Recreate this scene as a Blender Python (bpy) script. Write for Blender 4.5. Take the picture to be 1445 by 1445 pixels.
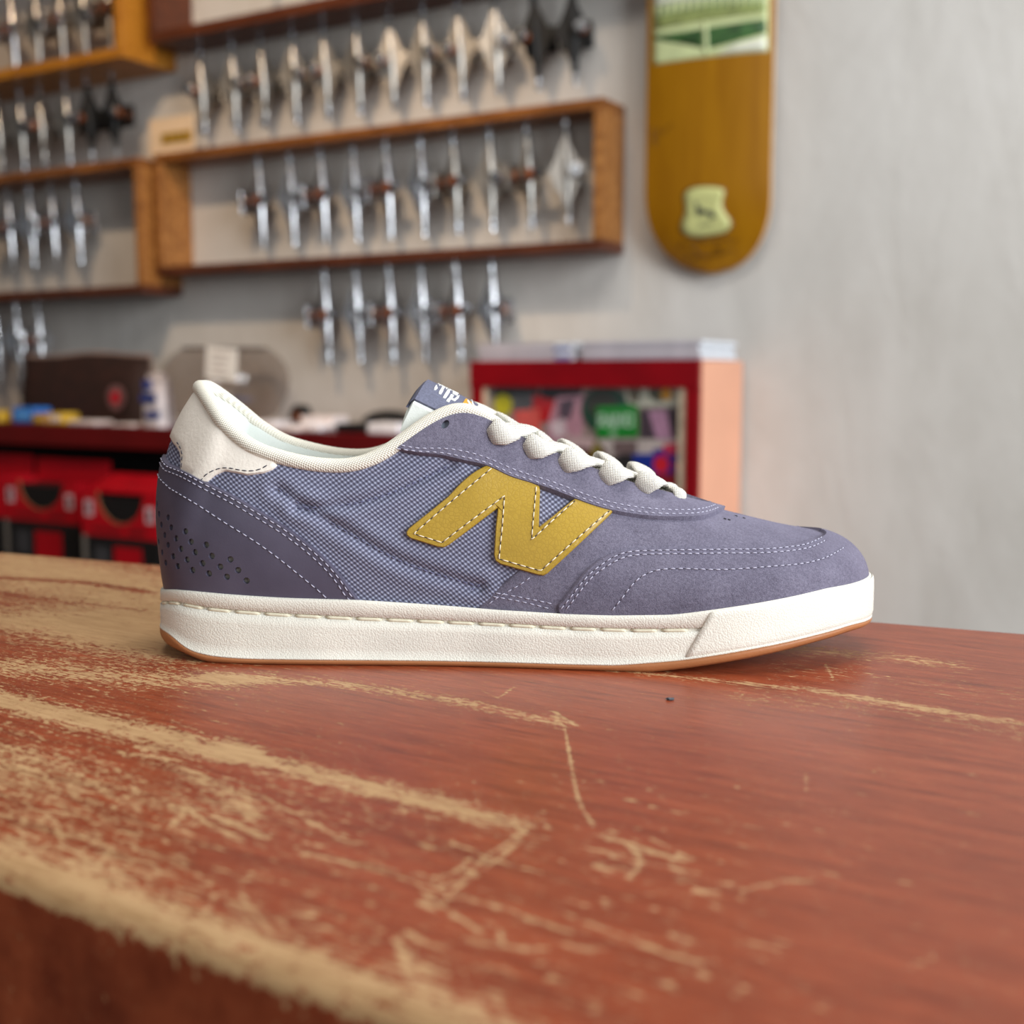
import bpy, bmesh, math, random
import numpy as np
from mathutils import Vector, Matrix
from mathutils.geometry import delaunay_2d_cdt

for o in list(bpy.data.objects):
    bpy.data.objects.remove(o)
scene = bpy.context.scene
COL = scene.collection
random.seed(4)
R = np.random.RandomState(7)

# ------------------------------------------------------------------ camera, world, lights, exposure
FPX, HOR = 1700.0, 530.0
T = 0.95                       # height of the counter top
EYE = 0.1134                   # camera height above the counter top
CD = 0.501                     # camera distance from the shoe's centre line
TH = math.atan((722.5 - HOR) / FPX)
CAM = np.array([0.0, -CD, T + EYE])
FWD = np.array([0.0, math.cos(TH), -math.sin(TH)])
UP = np.array([0.0, math.sin(TH), math.cos(TH)])

cam = bpy.data.cameras.new('camera')
cam.sensor_width = 36.0
cam.lens = FPX / 1445.0 * 36.0
cam.clip_start = 0.01
cam.clip_end = 60
cam.dof.use_dof = True
cam.dof.focus_distance = 0.462
cam.dof.aperture_fstop = cam.lens / 5.2
camo = bpy.data.objects.new('camera', cam)
COL.objects.link(camo)
camo.location = CAM
camo.rotation_euler = (math.pi / 2 - TH, 0, 0)
scene.camera = camo

world = bpy.data.worlds.new('world')
scene.world = world
world.use_nodes = True
bg = world.node_tree.nodes['Background']
bg.inputs[0].default_value = (0.86, 0.93, 1.0, 1)
bg.inputs[1].default_value = 0.14


def area(name, loc, target, size, power, color):
    l = bpy.data.lights.new(name, 'AREA')
    l.shape = 'RECTANGLE'
    l.size, l.size_y = size
    l.energy = power
    l.color = color
    o = bpy.data.objects.new(name, l)
    COL.objects.link(o)
    o.location = loc
    o.rotation_euler = (Vector(target) - Vector(loc)).to_track_quat('-Z', 'Y').to_euler()
    return o


# daylight through the shop window on the right
area('window_daylight', (2.3, -1.5, 1.9), (0.5, 0.6, 1.0), (2.0, 1.8), 118, (0.90, 0.955, 1.0))
area('ceiling_panel', (0.1, 0.1, 2.95), (0.1, 0.1, 0.9), (1.4, 0.8), 24, (1.0, 0.98, 0.95))
area('front_fill', (-0.7, -2.0, 1.75), (-0.05, 0.0, 0.98), (1.2, 1.4), 9, (1.0, 0.985, 0.96))  # added soft fill behind the camera, evens out the shoe's near side
# warm track lamp of the shop, thrown on the display wall
lamp = bpy.data.lights.new('track_lamp', 'SPOT')
lamp.energy = 78
lamp.color = (1.0, 0.72, 0.46)
lamp.spot_size = math.radians(66)
lamp.spot_blend = 0.6
lamp.shadow_soft_size = 0.035
lampo = bpy.data.objects.new('track_lamp', lamp)
COL.objects.link(lampo)
lampo.location = (-0.75, 0.75, 2.88)
lampo.rotation_euler = (Vector((-0.75, 2.35, 1.45)) - Vector(lampo.location)).to_track_quat('-Z', 'Y').to_euler()

vs = scene.view_settings
vs.view_transform = 'Standard'
vs.look = 'None'
vs.exposure = 0.28
vs.gamma = 1.0
vs.use_curve_mapping = False


# ------------------------------------------------------------------ geometry helpers
def ray(px, py):
    return FWD + (px - 722.5) / FPX * np.array([1.0, 0, 0]) - (py - 722.5) / FPX * UP


def proj(P):
    P = np.asarray(P, float)
    d = P - CAM
    z = d @ FWD
    return np.stack([722.5 + FPX * d[..., 0] / z, 722.5 - FPX * (d @ UP) / z], -1)


def on_y(px, py, y):
    r = ray(px, py)
    return CAM + r * ((y - CAM[1]) / r[1])


def on_z(px, py, z=T):
    r = ray(px, py)
    return CAM + r * ((z - CAM[2]) / r[2])


def cubic(xs, ys, xq):
    """natural cubic spline through (xs, ys)"""
    xs = np.asarray(xs, float)
    ys = np.asarray(ys, float)
    n = len(xs)
    h = np.diff(xs)
    A = np.eye(n)
    b = np.zeros((n,) + ys.shape[1:])
    for i in range(1, n - 1):
        A[i, i - 1], A[i, i], A[i, i + 1] = h[i - 1], 2 * (h[i - 1] + h[i]), h[i]
        b[i] = 6 * ((ys[i + 1] - ys[i]) / h[i] - (ys[i] - ys[i - 1]) / h[i - 1])
    m = np.linalg.solve(A, b)
    xq = np.asarray(xq, float)
    k = np.clip(np.searchsorted(xs, xq) - 1, 0, n - 2)
    t = xq - xs[k]
    hk = h[k]
    if ys.ndim > 1:
        t, hk = t[..., None], hk[..., None]
    return ys[k] + t * ((ys[k + 1] - ys[k]) / hk - hk * (2 * m[k] + m[k + 1]) / 6) + t ** 2 * m[k] / 2 + t ** 3 * (m[k + 1] - m[k]) / (6 * hk)


def link(o, parent=None, kind=None):
    COL.objects.link(o)
    if parent is not None:
        o.parent = parent
    if kind:
        o['kind'] = kind
    return o


def mesh_obj(name, verts, faces, mat, parent=None, smooth=False, kind=None, label=None):
    me = bpy.data.meshes.new(name)
    me.from_pydata([tuple(map(float, v)) for v in verts], [], [tuple(int(i) for i in f) for f in faces])
    me.validate()
    if mat is not None:
        me.materials.append(mat)
    if smooth:
        me.polygons.foreach_set('use_smooth', [True] * len(me.polygons))
    me.update()
    o = bpy.data.objects.new(name, me)
    link(o, parent, kind)
    if label:
        o['label'] = label
    return o


def thing(name, label, cat, loc=(0, 0, 0), rz=0.0, group=None, rot=None):
    o = bpy.data.objects.new(name, None)
    o.empty_display_size = 0.02
    COL.objects.link(o)
    o.location = loc
    o.rotation_euler = rot if rot is not None else (0, 0, rz)
    o['label'] = label
    o['category'] = cat
    if group:
        o['group'] = group
    return o


def tag(o, label, cat, group=None):
    o['label'] = label
    o['category'] = cat
    if group:
        o['group'] = group
    return o


class MB:
    def __init__(self):
        self.v, self.f = [], []

    def add(self, vs_, fs_):
        n = len(self.v)
        self.v += [tuple(p) for p in vs_]
        self.f += [tuple(i + n for i in f) for f in fs_]
        return self

    def box(self, x0, x1, y0, y1, z0, z1, b=0.0, M=None):
        if b <= 0:
            vs_ = [(x, y, z) for x in (x0, x1) for y in (y0, y1) for z in (z0, z1)]
            fs_ = [(0, 1, 3, 2), (4, 6, 7, 5), (0, 4, 5, 1), (2, 3, 7, 6), (0, 2, 6, 4), (1, 5, 7, 3)]
        else:
            bm = bmesh.new()
            bmesh.ops.create_cube(bm, size=1)
            bmesh.ops.scale(bm, vec=(x1 - x0, y1 - y0, z1 - z0), verts=bm.verts)
            bmesh.ops.translate(bm, vec=((x0 + x1) / 2, (y0 + y1) / 2, (z0 + z1) / 2), verts=bm.verts)
            bmesh.ops.bevel(bm, geom=bm.edges[:], offset=b, segments=2, affect='EDGES', profile=0.5)
            bm.verts.index_update()
            vs_ = [tuple(v.co) for v in bm.verts]
            fs_ = [tuple(v.index for v in f.verts) for f in bm.faces]
            bm.free()
        if M is not None:
            vs_ = [tuple(M @ Vector(v)) for v in vs_]
        return self.add(vs_, fs_)

    def cyl(self, p0, p1, r0, r1=None, n=14, cap=True):
        r1 = r0 if r1 is None else r1
        p0, p1 = Vector(p0), Vector(p1)
        q = (p1 - p0).to_track_quat('Z', 'Y')
        vs_, fs_ = [], []
        for p, r in ((p0, r0), (p1, r1)):
            for i in range(n):
                a = 2 * math.pi * i / n
                vs_.append(tuple(p + q @ Vector((r * math.cos(a), r * math.sin(a), 0))))
        for i in range(n):
            j = (i + 1) % n
            fs_.append((i, j, n + j, n + i))
        if cap:
            fs_ += [tuple(range(n - 1, -1, -1)), tuple(range(n, 2 * n))]
        return self.add(vs_, fs_)

    def lathe(self, prof, n=24, M=None):
        vs_, fs_ = [], []
        for r, z in prof:
            for i in range(n):
                a = 2 * math.pi * i / n
                v = (r * math.cos(a), r * math.sin(a), z)
                vs_.append(tuple(M @ Vector(v)) if M is not None else v)
        for k in range(len(prof) - 1):
            for i in range(n):
                j = (i + 1) % n
                fs_.append((k * n + i, k * n + j, (k + 1) * n + j, (k + 1) * n + i))
        return self.add(vs_, fs_)

    def tube(self, pts, rad, n=10, cap=True, flat=None):
        """tube along pts; rad scalar or list; flat = (normals, thickness list) makes a ribbon"""
        pts = np.asarray(pts, float)
        m = len(pts)
        rad = np.full(m, rad) if np.isscalar(rad) else np.asarray(rad, float)
        tg = np.gradient(pts, axis=0)
        tg /= np.linalg.norm(tg, axis=1)[:, None] + 1e-12
        vs_, fs_ = [], []
        ref = None
        for i in range(m):
            if flat is not None:
                nn = flat[0][i] - tg[i] * (flat[0][i] @ tg[i])
                nn /= np.linalg.norm(nn) + 1e-12
                hh = flat[1][i]
            else:
                if ref is None:
                    ref = np.array([0, 0, 1.0]) if abs(tg[i][2]) < 0.9 else np.array([1.0, 0, 0])
                nn = ref - tg[i] * (ref @ tg[i])
                nn /= np.linalg.norm(nn) + 1e-12
                ref = nn
                hh = rad[i]
            bb = np.cross(tg[i], nn)
            for k in range(n):
                a = 2 * math.pi * k / n
                vs_.append(pts[i] + bb * (rad[i] * math.cos(a)) + nn * (hh * math.sin(a)))
        for i in range(m - 1):
            for k in range(n):
                j = (k + 1) % n
                fs_.append((i * n + k, i * n + j, (i + 1) * n + j, (i + 1) * n + k))
        if cap:
            fs_ += [tuple(range(n - 1, -1, -1)), tuple(range((m - 1) * n, m * n))]
        return self.add(vs_, fs_)

    def grid(self, G, flip=False):
        G = np.asarray(G)
        a, b = G.shape[:2]
        fs_ = []
        for i in range(a - 1):
            for j in range(b - 1):
                f = (i * b + j, i * b + j + 1, (i + 1) * b + j + 1, (i + 1) * b + j)
                fs_.append(f[::-1] if flip else f)
        return self.add(G.reshape(-1, 3), fs_)

    def build(self, name, mat, parent=None, smooth=False, kind=None, label=None):
        return mesh_obj(name, self.v, self.f, mat, parent, smooth, kind, label)


def inside(poly, pts):
    poly = np.asarray(poly)
    pts = np.asarray(pts)
    x, y = pts[:, 0], pts[:, 1]
    r = np.zeros(len(pts), bool)
    n = len(poly)
    for i in range(n):
        x0, y0 = poly[i]
        x1, y1 = poly[(i + 1) % n]
        c = ((y0 > y) != (y1 > y))
        with np.errstate(divide='ignore', invalid='ignore'):
            xi = (x1 - x0) * (y - y0) / (y1 - y0) + x0
        r ^= c & (x < xi)
    return r


def dist_poly(poly, pts, closed=True):
    poly = np.asarray(poly, float)
    pts = np.asarray(pts, float)
    d = np.full(len(pts), 1e9)
    n = len(poly)
    for i in range(n if closed else n - 1):
        a, b = poly[i], poly[(i + 1) % n]
        ab = b - a
        t = np.clip(((pts - a) @ ab) / (ab @ ab + 1e-18), 0, 1)
        d = np.minimum(d, np.linalg.norm(pts - a - t[:, None] * ab, axis=1))
    return d


def densify(pts, step, closed=False):
    pts = [np.asarray(p, float) for p in pts]
    out = []
    n = len(pts)
    for i in range(n if closed else n - 1):
        a, b = pts[i], pts[(i + 1) % n]
        k = max(1, int(np.linalg.norm(b - a) / step))
        out += [a + (b - a) * j / k for j in range(k)]
    if not closed:
        out.append(pts[-1])
    return np.array(out)


def smooth_line(pts, step):
    pts = np.asarray(pts, float)
    d = np.r_[0, np.cumsum(np.linalg.norm(np.diff(pts, axis=0), axis=1))]
    n = max(2, int(d[-1] / step))
    return cubic(d, pts, np.linspace(0, d[-1], n + 1))


def fill2d(poly, spacing, ring=None, holes=()):
    """triangulate a 2-d polygon with interior points; returns verts, tris, flag (0 boundary, 1 ring/interior, 2+ hole)"""
    poly = np.asarray(poly, float)
    area2 = np.sum(poly[:, 0] * np.roll(poly[:, 1], -1) - poly[:, 1] * np.roll(poly[:, 0], -1))
    if area2 < 0:
        poly = poly[::-1]
    n = len(poly)
    V = [tuple(p) for p in poly]
    E = [(i, (i + 1) % n) for i in range(n)]
    H = []
    for h in holes:
        k = len(V)
        V += [tuple(p) for p in h]
        E += [(k + i, k + (i + 1) % len(h)) for i in range(len(h))]
        H.append((k, len(h)))
    if ring:
        tg = np.roll(poly, -1, 0) - np.roll(poly, 1, 0)
        tg /= np.linalg.norm(tg, axis=1)[:, None] + 1e-12
        q = poly + np.stack([-tg[:, 1], tg[:, 0]], 1) * ring
        ok = inside(poly, q) & (dist_poly(poly, q) > ring * 0.8)
        for h in holes:
            ok &= ~inside(h, q) & (dist_poly(h, q) > ring * .4)
        V += [tuple(p) for p in q[ok]]
    mn, mx = poly.min(0), poly.max(0)
    gx, gy = np.meshgrid(np.arange(mn[0], mx[0], spacing), np.arange(mn[1], mx[1], spacing * .87))
    gx[1::2] += spacing / 2
    g = np.stack([gx.ravel(), gy.ravel()], 1)
    if len(g):
        ok = inside(poly, g)
        g = g[ok]
        if len(g):
            ok = dist_poly(poly, g) > (ring or 0) + spacing * .45
            for h in holes:
                ok &= ~inside(h, g) & (dist_poly(h, g) > spacing * .25)
            V += [tuple(p) for p in g[ok]]
    r = delaunay_2d_cdt([Vector(v) for v in V], E, [], 1, 1e-9)
    vo = np.array([tuple(v) for v in r[0]])
    tris = [tuple(f) for f in r[2]]
    orig = r[3]
    flag = np.ones(len(vo), int)
    for i, og in enumerate(orig):
        if any(k < n for k in og):
            flag[i] = 0
        for hi, (k0, kn) in enumerate(H):
            if any(k0 <= k < k0 + kn for k in og):
                flag[i] = 2 + hi
    if holes and tris:
        cen = np.array([vo[list(t)].mean(0) for t in tris])
        keep = np.ones(len(tris), bool)
        for h in holes:
            keep &= ~inside(h, cen)
        tris = [t for t, k in zip(tris, keep) if k]
    out = []
    for t in tris:
        a, b, c = vo[list(t)]
        cr = (b[0] - a[0]) * (c[1] - a[1]) - (b[1] - a[1]) * (c[0] - a[0])
        if abs(cr) < 1e-14:
            continue
        out.append(t if cr > 0 else t[::-1])
    return vo, out, flag


def boundary_edges(tris):
    cnt = {}
    for t in tris:
        for i in range(3):
            e = (t[i], t[(i + 1) % 3])
            cnt[e] = cnt.get(e, 0) + 1
    return [e for e in cnt if (e[1], e[0]) not in cnt]


# ------------------------------------------------------------------ materials
def lin(c):
    return tuple(((x / 255) / 12.92 if x / 255 <= 0.04045 else ((x / 255 + 0.055) / 1.055) ** 2.4) for x in c) + (1.0,)


class NT:
    def __init__(self, name, color=(128, 128, 128), rough=0.5, metal=0.0, spec=0.5):
        self.m = bpy.data.materials.new(name)
        self.m.use_nodes = True
        self.t = self.m.node_tree
        self.b = self.t.nodes['Principled BSDF']
        self.set('Base Color', lin(color))
        self.set('Roughness', rough)
        self.set('Metallic', metal)
        self.set('Specular IOR Level', spec)
        self._co = None

    def set(self, k, v):
        self.b.inputs[k].default_value = v

    def node(self, typ, ins=None, **kw):
        n = self.t.nodes.new(typ)
        for k, v in kw.items():
            setattr(n, k, v)
        for k, v in (ins or {}).items():
            s = n.inputs[k]
            if hasattr(v, 'is_linked') or isinstance(v, bpy.types.NodeSocket):
                self.t.links.new(v, s)
            else:
                s.default_value = v
        return n

    def co(self, scale=(1, 1, 1), rot=(0, 0, 0), loc=(0, 0, 0)):
        if self._co is None:
            self._co = self.t.nodes.new('ShaderNodeTexCoord').outputs['Object']
        return self.node('ShaderNodeMapping', {'Vector': self._co, 'Scale': scale, 'Rotation': rot, 'Location': loc}).outputs[0]

    def noise(self, vec, scale, detail=3, rough=.55, dist=0.0):
        return self.node('ShaderNodeTexNoise', {'Vector': vec, 'Scale': scale, 'Detail': detail, 'Roughness': rough, 'Distortion': dist}).outputs[0]

    def ramp(self, fac, stops, interp='LINEAR'):
        n = self.node('ShaderNodeValToRGB', {'Fac': fac})
        n.color_ramp.interpolation = interp
        el = n.color_ramp.elements
        while len(el) < len(stops):
            el.new(0.5)
        for e, (p, c) in zip(el, stops):
            e.position = p
            e.color = lin(c) if len(c) == 3 else c
        return n.outputs[0]

    def math(self, op, a, b=0.0, c=0.0, clamp=False):
        n = self.t.nodes.new('ShaderNodeMath')
        n.operation = op
        n.use_clamp = clamp
        for i, v in enumerate((a, b, c)):
            if isinstance(v, bpy.types.NodeSocket):
                self.t.links.new(v, n.inputs[i])
            else:
                n.inputs[i].default_value = v
        return n.outputs[0]

    def mix(self, fac, a, b, blend='MIX'):
        n = self.t.nodes.new('ShaderNodeMix')
        n.data_type = 'RGBA'
        n.blend_type = blend
        for k, v in ((0, fac), (6, a), (7, b)):
            if isinstance(v, bpy.types.NodeSocket):
                self.t.links.new(v, n.inputs[k])
            else:
                n.inputs[k].default_value = v
        return n.outputs[2]

    def to(self, key, sock):
        self.t.links.new(sock, self.b.inputs[key])
        return self

    def bump(self, h, strength=.3, dist=.001):
        n = self.node('ShaderNodeBump', {'Height': h, 'Strength': strength, 'Distance': dist})
        self.t.links.new(n.outputs[0], self.b.inputs['Normal'])
        return self


def plain(name, color, rough=.55, metal=0.0, spec=.5, var=0.12, scale=40, bump=0.0):
    """plain coloured material with a little procedural variation"""
    m = NT(name, color, rough, metal, spec)
    n = m.noise(m.co(), scale, 3)
    d = tuple(max(0, c * (1 - var)) for c in color)
    l = tuple(min(255, c * (1 + var)) for c in color)
    m.to('Base Color', m.ramp(n, [(.3, d), (.7, l)]))
    if bump:
        m.bump(n, bump, .001)
    return m.m

# ------------------------------------------------------------------ the room
WA = math.radians(30.2)
ER = np.array([math.cos(WA), -math.sin(WA), 0.0])      # along the display wall, to the right
NI = np.array([math.sin(WA), math.cos(WA), 0.0])       # into the wall
W0 = np.array([CAM[0] + 0.04, CAM[1] + 2.46, 0.0]) + 0.055 * NI


def wp(px, py, o):
    """photo point on the plane that stands o metres in front of the display wall -> (s along wall, z)"""
    r = ray(px, py)
    t = ((W0 - o * NI - CAM) @ NI) / (r @ NI)
    P = CAM + t * r
    return float((P - W0) @ ER), float(P[2])


def wloc(s, o, z):
    return tuple(W0 + s * ER - o * NI + np.array([0, 0, z]))


def wall_thing(name, label, cat, s, o, z, group=None, extra=0.0):
    return thing(name, label, cat, wloc(s, o, z), -WA + extra, group)


m = NT('plaster', (205, 204, 202), .75, spec=.3)
c = m.co()
n1 = m.noise(c, 1.6, 5, .6, .4)
n2 = m.noise(m.co((1, 1, .35)), 7, 5, .65, .6)
n3 = m.noise(c, 38, 3)
cc = m.ramp(n1, [(.28, (188, 182, 174)), (.5, (202, 197, 190)), (.72, (212, 208, 202))])
cc = m.mix(.35, cc, m.ramp(n2, [(.3, (178, 173, 165)), (.6, (210, 206, 200))]))
m.to('Base Color', cc)
m.bump(m.math('ADD', m.math('MULTIPLY', n2, 1.0), m.math('MULTIPLY', n3, .25)), .35, .01)
PLASTER = m.m
FLOORM = plain('concrete_floor', (96, 88, 80), .5, scale=6)
CEILM = plain('ceiling_paint', (120, 112, 104), .8, scale=5, var=.03)


def struct(name, mb, mat):
    o = mb.build(name, mat)
    o['kind'] = 'structure'
    return o


mb = MB()
o = struct('wall_back', MB().box(-3.6, 2.6, 0, .12, 0, 3.0), PLASTER)
o.location = tuple(W0)
o.rotation_euler = (0, 0, -WA)
o = struct('wall_left', MB().box(-.12, 0, -5.6, 0, 0, 3.0), plain('brown_wall_paint', (120, 100, 84), .7, scale=5))
o.location = wloc(-3.6, 0, 0)
o.rotation_euler = (0, 0, -WA)
o = struct('floor', MB().box(-3.6, 2.6, -5.6, .12, -.1, 0), FLOORM)
o.location = tuple(W0)
o.rotation_euler = (0, 0, -WA)
o = struct('ceiling', MB().box(-3.72, 2.6, -5.6, .12, 3.0, 3.1), CEILM)
o.location = tuple(W0)
o.rotation_euler = (0, 0, -WA)

# ------------------------------------------------------------------ wooden counter
FE0, FE1 = on_z(0, 1238, T - .003), on_z(548, 1437, T - .003)
BE0, BE1 = on_z(0, 780), on_z(1445, 895)
gd = (FE1 - FE0)[:2]
gd /= np.linalg.norm(gd)
pd = np.array([-gd[1], gd[0]])                     # towards the back
CO = FE0[:2].copy()                                # counter frame origin


def gp(xy):
    d = np.asarray(xy)[..., :2] - CO
    return np.stack([d @ gd, d @ pd], -1)


def px2gp(px, py):
    return gp(on_z(px, py))


b0, b1 = gp(BE0), gp(BE1)
bs = (b1[1] - b0[1]) / (b1[0] - b0[0])


def pback(g):
    return b0[1] + (g - b0[0]) * bs


vis = [px2gp(x, y) for x, y in [(0, 780), (1445, 895), (1445, 1445), (560, 1445), (0, 1240)]]
gmin, gmax = min(v[0] for v in vis) - .02, max(v[0] for v in vis) + .02
gs = np.r_[np.linspace(gmin - 1.3, gmin, 24)[:-1], np.linspace(gmin, gmax, 620), np.linspace(gmax, gmax + .45, 10)[1:]]
RR = .007
FH = .075
ang = np.linspace(0, math.pi / 2, 7)
qs = np.linspace(0, 1, 420) ** 1.15
NG, NQ = len(gs), len(qs)
rows = []
for d in (FH, FH * .66, FH * .33, FH * .1):
    rows.append(('f', d))
G = np.zeros((NG, 4 + 6 + NQ, 3))
for k, (_, d) in enumerate(rows):
    G[:, k] = np.stack([gs, np.zeros(NG), np.full(NG, -RR - d)], -1)
for k in range(6):
    a = ang[k]
    G[:, 4 + k] = np.stack([gs, np.full(NG, RR - RR * math.cos(a)), np.full(NG, -RR + RR * math.sin(a))], -1)
for k, q in enumerate(qs):
    G[:, 10 + k] = np.stack([gs, RR + q * (pback(gs) - RR), np.zeros(NG)], -1)
P2 = G[:, :, :2].reshape(-1, 2)
zz = G[:, :, 2].reshape(-1)
# wear map: where the red finish is rubbed through to the pale wood (positive = bare)
w = -1.12 + .38 * np.clip((px2gp(1000, 1200)[0] - P2[:, 0]) / .25, 0, 1)


def band(pts, hw, amp, fade=0):
    global w
    line = np.array([px2gp(*p) for p in pts])
    d = dist_poly(line, P2, closed=False)
    a = amp * 1.12 * np.exp(-(d / (hw * 1.15)) ** 2)
    w = np.maximum(w, w * (1 - np.exp(-(d / hw) ** 2)) + a - .62 * np.exp(-(d / hw) ** 2)) if fade else w + a


band([(-80, 968), (0, 987), (120, 1015), (240, 1043), (330, 1062)], .0075, 1.25)
band([(330, 1062), (420, 1085), (520, 1110), (620, 1135), (725, 1162)], .0055, 1.05)
band([(-200, 930), (0, 940), (200, 958), (330, 962)], .012, .75)
band([(300, 955), (480, 965), (620, 985), (790, 1020)], .0055, .92)
band([(-400, 800), (0, 795), (160, 830), (260, 880)], .05, 1.15)
band([(-100, 870), (100, 880), (260, 915)], .02, .8)
band([(860, 945), (980, 957), (1160, 976), (1300, 998), (1460, 1024)], .0035, .95)
band([(1000, 905), (1150, 918), (1240, 926), (1340, 938)], .010, .88)
band([(1060, 985), (1260, 1000), (1445, 1040)], .011, .58)
band([(1120, 940), (1445, 985)], .016, .46)
band([(560, 1010), (900, 1060), (1445, 1130)], .02, -.12)
band([(0, 815), (120, 822), (210, 836)], .004, -1.0)
band([(0, 838), (200, 862)], .004, -.35)
band([(0, 1090), (40, 1130), (90, 1180), (150, 1220)], .012, .36)
band([(-60, 1040), (100, 1085), (300, 1140), (420, 1170)], .022, .26)
band([(420, 1110), (640, 1180), (820, 1240), (960, 1290)], .022, .16)
band([(150, 1240), (400, 1310), (700, 1400)], .016, .14)
band([(0, 1060), (120, 1100), (260, 1150)], .010, .30)
band([(200, 1060), (330, 1120), (360, 1150)], .0035, .55)
band([(0, 1215), (250, 1290), (450, 1365), (640, 1430)], .010, .26)
# ragged rubbed front edge
w += 1.15 * np.exp(-(P2[:, 1] / .0062) ** 2) * (zz > -RR - .001)
w += .28 * np.exp(-(P2[:, 1] / .022) ** 2) * (zz > -.001)
w += .16 * np.exp(-(P2[:, 1] / .09) ** 2) * (zz > -.001) * (P2[:, 0] < px2gp(1050, 1300)[0])
w = np.where(zz < -RR * .75, -1.25 + .35 * np.exp(-((zz + RR) / .004) ** 2), w)


def scratch(pts, wd=.0006, amp=1.25, sm=True):
    global w
    pts = smooth_line(pts, 20) if (sm and len(pts) > 2) else np.array(pts, float)
    line = np.array([px2gp(*p) for p in pts])
    lo, hi = line.min(0) - .006, line.max(0) + .006
    k = np.where(np.all((P2 > lo) & (P2 < hi), axis=1))[0]
    if len(k):
        d = dist_poly(line, P2[k], closed=False)
        f = np.exp(-(d / (wd * 1.0)) ** 2)
        w[k] = np.maximum(w[k], w[k] + (.42 * amp - w[k]) * f)


scratch([(797, 1028), (803, 1060), (812, 1110), (822, 1140), (838, 1166)], .0007)
scratch([(790, 1018), (780, 1005), (812, 1024)], .0012, .9)
scratch([(850, 1178), (885, 1190), (925, 1203), (965, 1215)], .0012, 1.1)
scratch([(885, 1190), (905, 1215), (888, 1238)], .0009)
scratch([(905, 1215), (945, 1225), (985, 1232)], .0008)
scratch([(945, 1222), (962, 1205), (978, 1213)], .0008)
scratch([(918, 1182), (960, 1205)], .0006)
scratch([(825, 1195), (860, 1203), (900, 1208)], .0006, 1.0)
scratch([(740, 1172), (715, 1190), (680, 1213), (655, 1240), (625, 1250)], .0009, 1.2)
scratch([(735, 1185), (690, 1222), (640, 1255)], .0006, 1.2)
scratch([(610, 1238), (640, 1232), (665, 1210)], .0009, .9)
scratch([(640, 1190), (700, 1213), (765, 1232)], .0006, 1.1)
scratch([(480, 1216), (540, 1231), (590, 1246), (640, 1262), (720, 1285), (810, 1318)], .0006, 1.1)
scratch([(595, 1256), (630, 1283), (678, 1315)], .0008, 1.1)
scratch([(675, 1330), (720, 1337), (770, 1339)], .0007)
scratch([(706, 1310), (708, 1330)], .0006, 1.0)
scratch([(800, 1290), (840, 1307), (900, 1330), (990, 1362)], .0007, .8)
scratch([(870, 1125), (930, 1140), (1010, 1158), (1085, 1170)], .0004, .85)
scratch([(425, 1205), (470, 1212), (560, 1230)], .0006, .9)
scratch([(372, 1125), (420, 1150), (485, 1185)], .0007, 1.0)
scratch([(262, 1135), (250, 1160), (240, 1167)], .0005)
scratch([(260, 1135), (300, 1165), (335, 1185)], .0014, .9)
scratch([(300, 1150), (340, 1168), (375, 1182)], .0012, .8)
scratch([(340, 1260), (360, 1290), (385, 1315)], .0007, .9)
scratch([(555, 1330), (575, 1315), (590, 1325), (600, 1332)], .0009)
scratch([(560, 1325), (570, 1350), (575, 1372)], .0010)
scratch([(590, 1365), (605, 1372), (618, 1374)], .0012, 1.0)
scratch([(1045, 1258), (1065, 1252), (1095, 1246), (1148, 1242)], .0007, 1.1)
scratch([(980, 1258), (1012, 1258)], .0011)
scratch([(1060, 1330), (1095, 1338)], .0010, .9)
scratch([(1285, 1365), (1320, 1350)], .0007, .8)
scratch([(1137, 1092), (1138, 1116)], .0005, .9)
scratch([(1155, 1142), (1195, 1144)], .0004, .8)
scratch([(1160, 1083), (1210, 1088), (1290, 1087)], .0004, .7)
scratch([(680, 975), (700, 985), (725, 970)], .0008, .8)
scratch([(1165, 938), (1172, 950), (1176, 960)], .0004, .9)
scratch([(910, 1335), (960, 1350), (1010, 1360)], .0008, .6)
for i in range(420):                               # chips and nicks
    x, y = R.uniform(20, 1380), R.uniform(1090, 1430)
    if x > 1050 and R.rand() < .75:
        continue
    q = px2gp(x, y)
    if q[1] < .006:
        continue
    k = np.where(np.all(np.abs(P2 - q) < .006, axis=1))[0]
    e = (P2[k] - q) / np.array([R.uniform(.0007, .0026), R.uniform(.0004, .0009)])
    w[k] = np.maximum(w[k], w[k] + (R.uniform(-.1, .8) - w[k]) * np.exp(-np.sum(e ** 2, 1)))
w = np.clip(w, -1.6, 1.2)

m = NT('worn_red_laminate', (160, 70, 45), .36, spec=.38)
att = m.node('ShaderNodeAttribute', attribute_name='wear').outputs['Fac']
cg = m.co((1, 8, 1))
na = m.noise(m.co((14, 100, 14)), 6, 6, .66, .25)
nb = m.noise(m.co((60, 330, 60)), 5, 4, .65)
nc = m.noise(m.co((60, 100, 60)), 5, 5, .7, .4)
mk = m.math('ADD', att, m.math('MULTIPLY', m.math('SUBTRACT', na, .5), 3.4))
mk = m.math('ADD', mk, m.math('MULTIPLY', m.math('SUBTRACT', nb, .5), 3.0))
mk = m.math('ADD', mk, m.math('MULTIPLY', m.math('SUBTRACT', nc, .5), 3.6))
mask = m.math('MULTIPLY_ADD', mk, 2.6, .5, clamp=True)
nl = m.noise(m.co((75, 250, 75)), 5, 3, .6)
fl = m.math('MULTIPLY', m.math('MULTIPLY_ADD', nl, 12.0, -7.7, clamp=True), .7)
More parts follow.
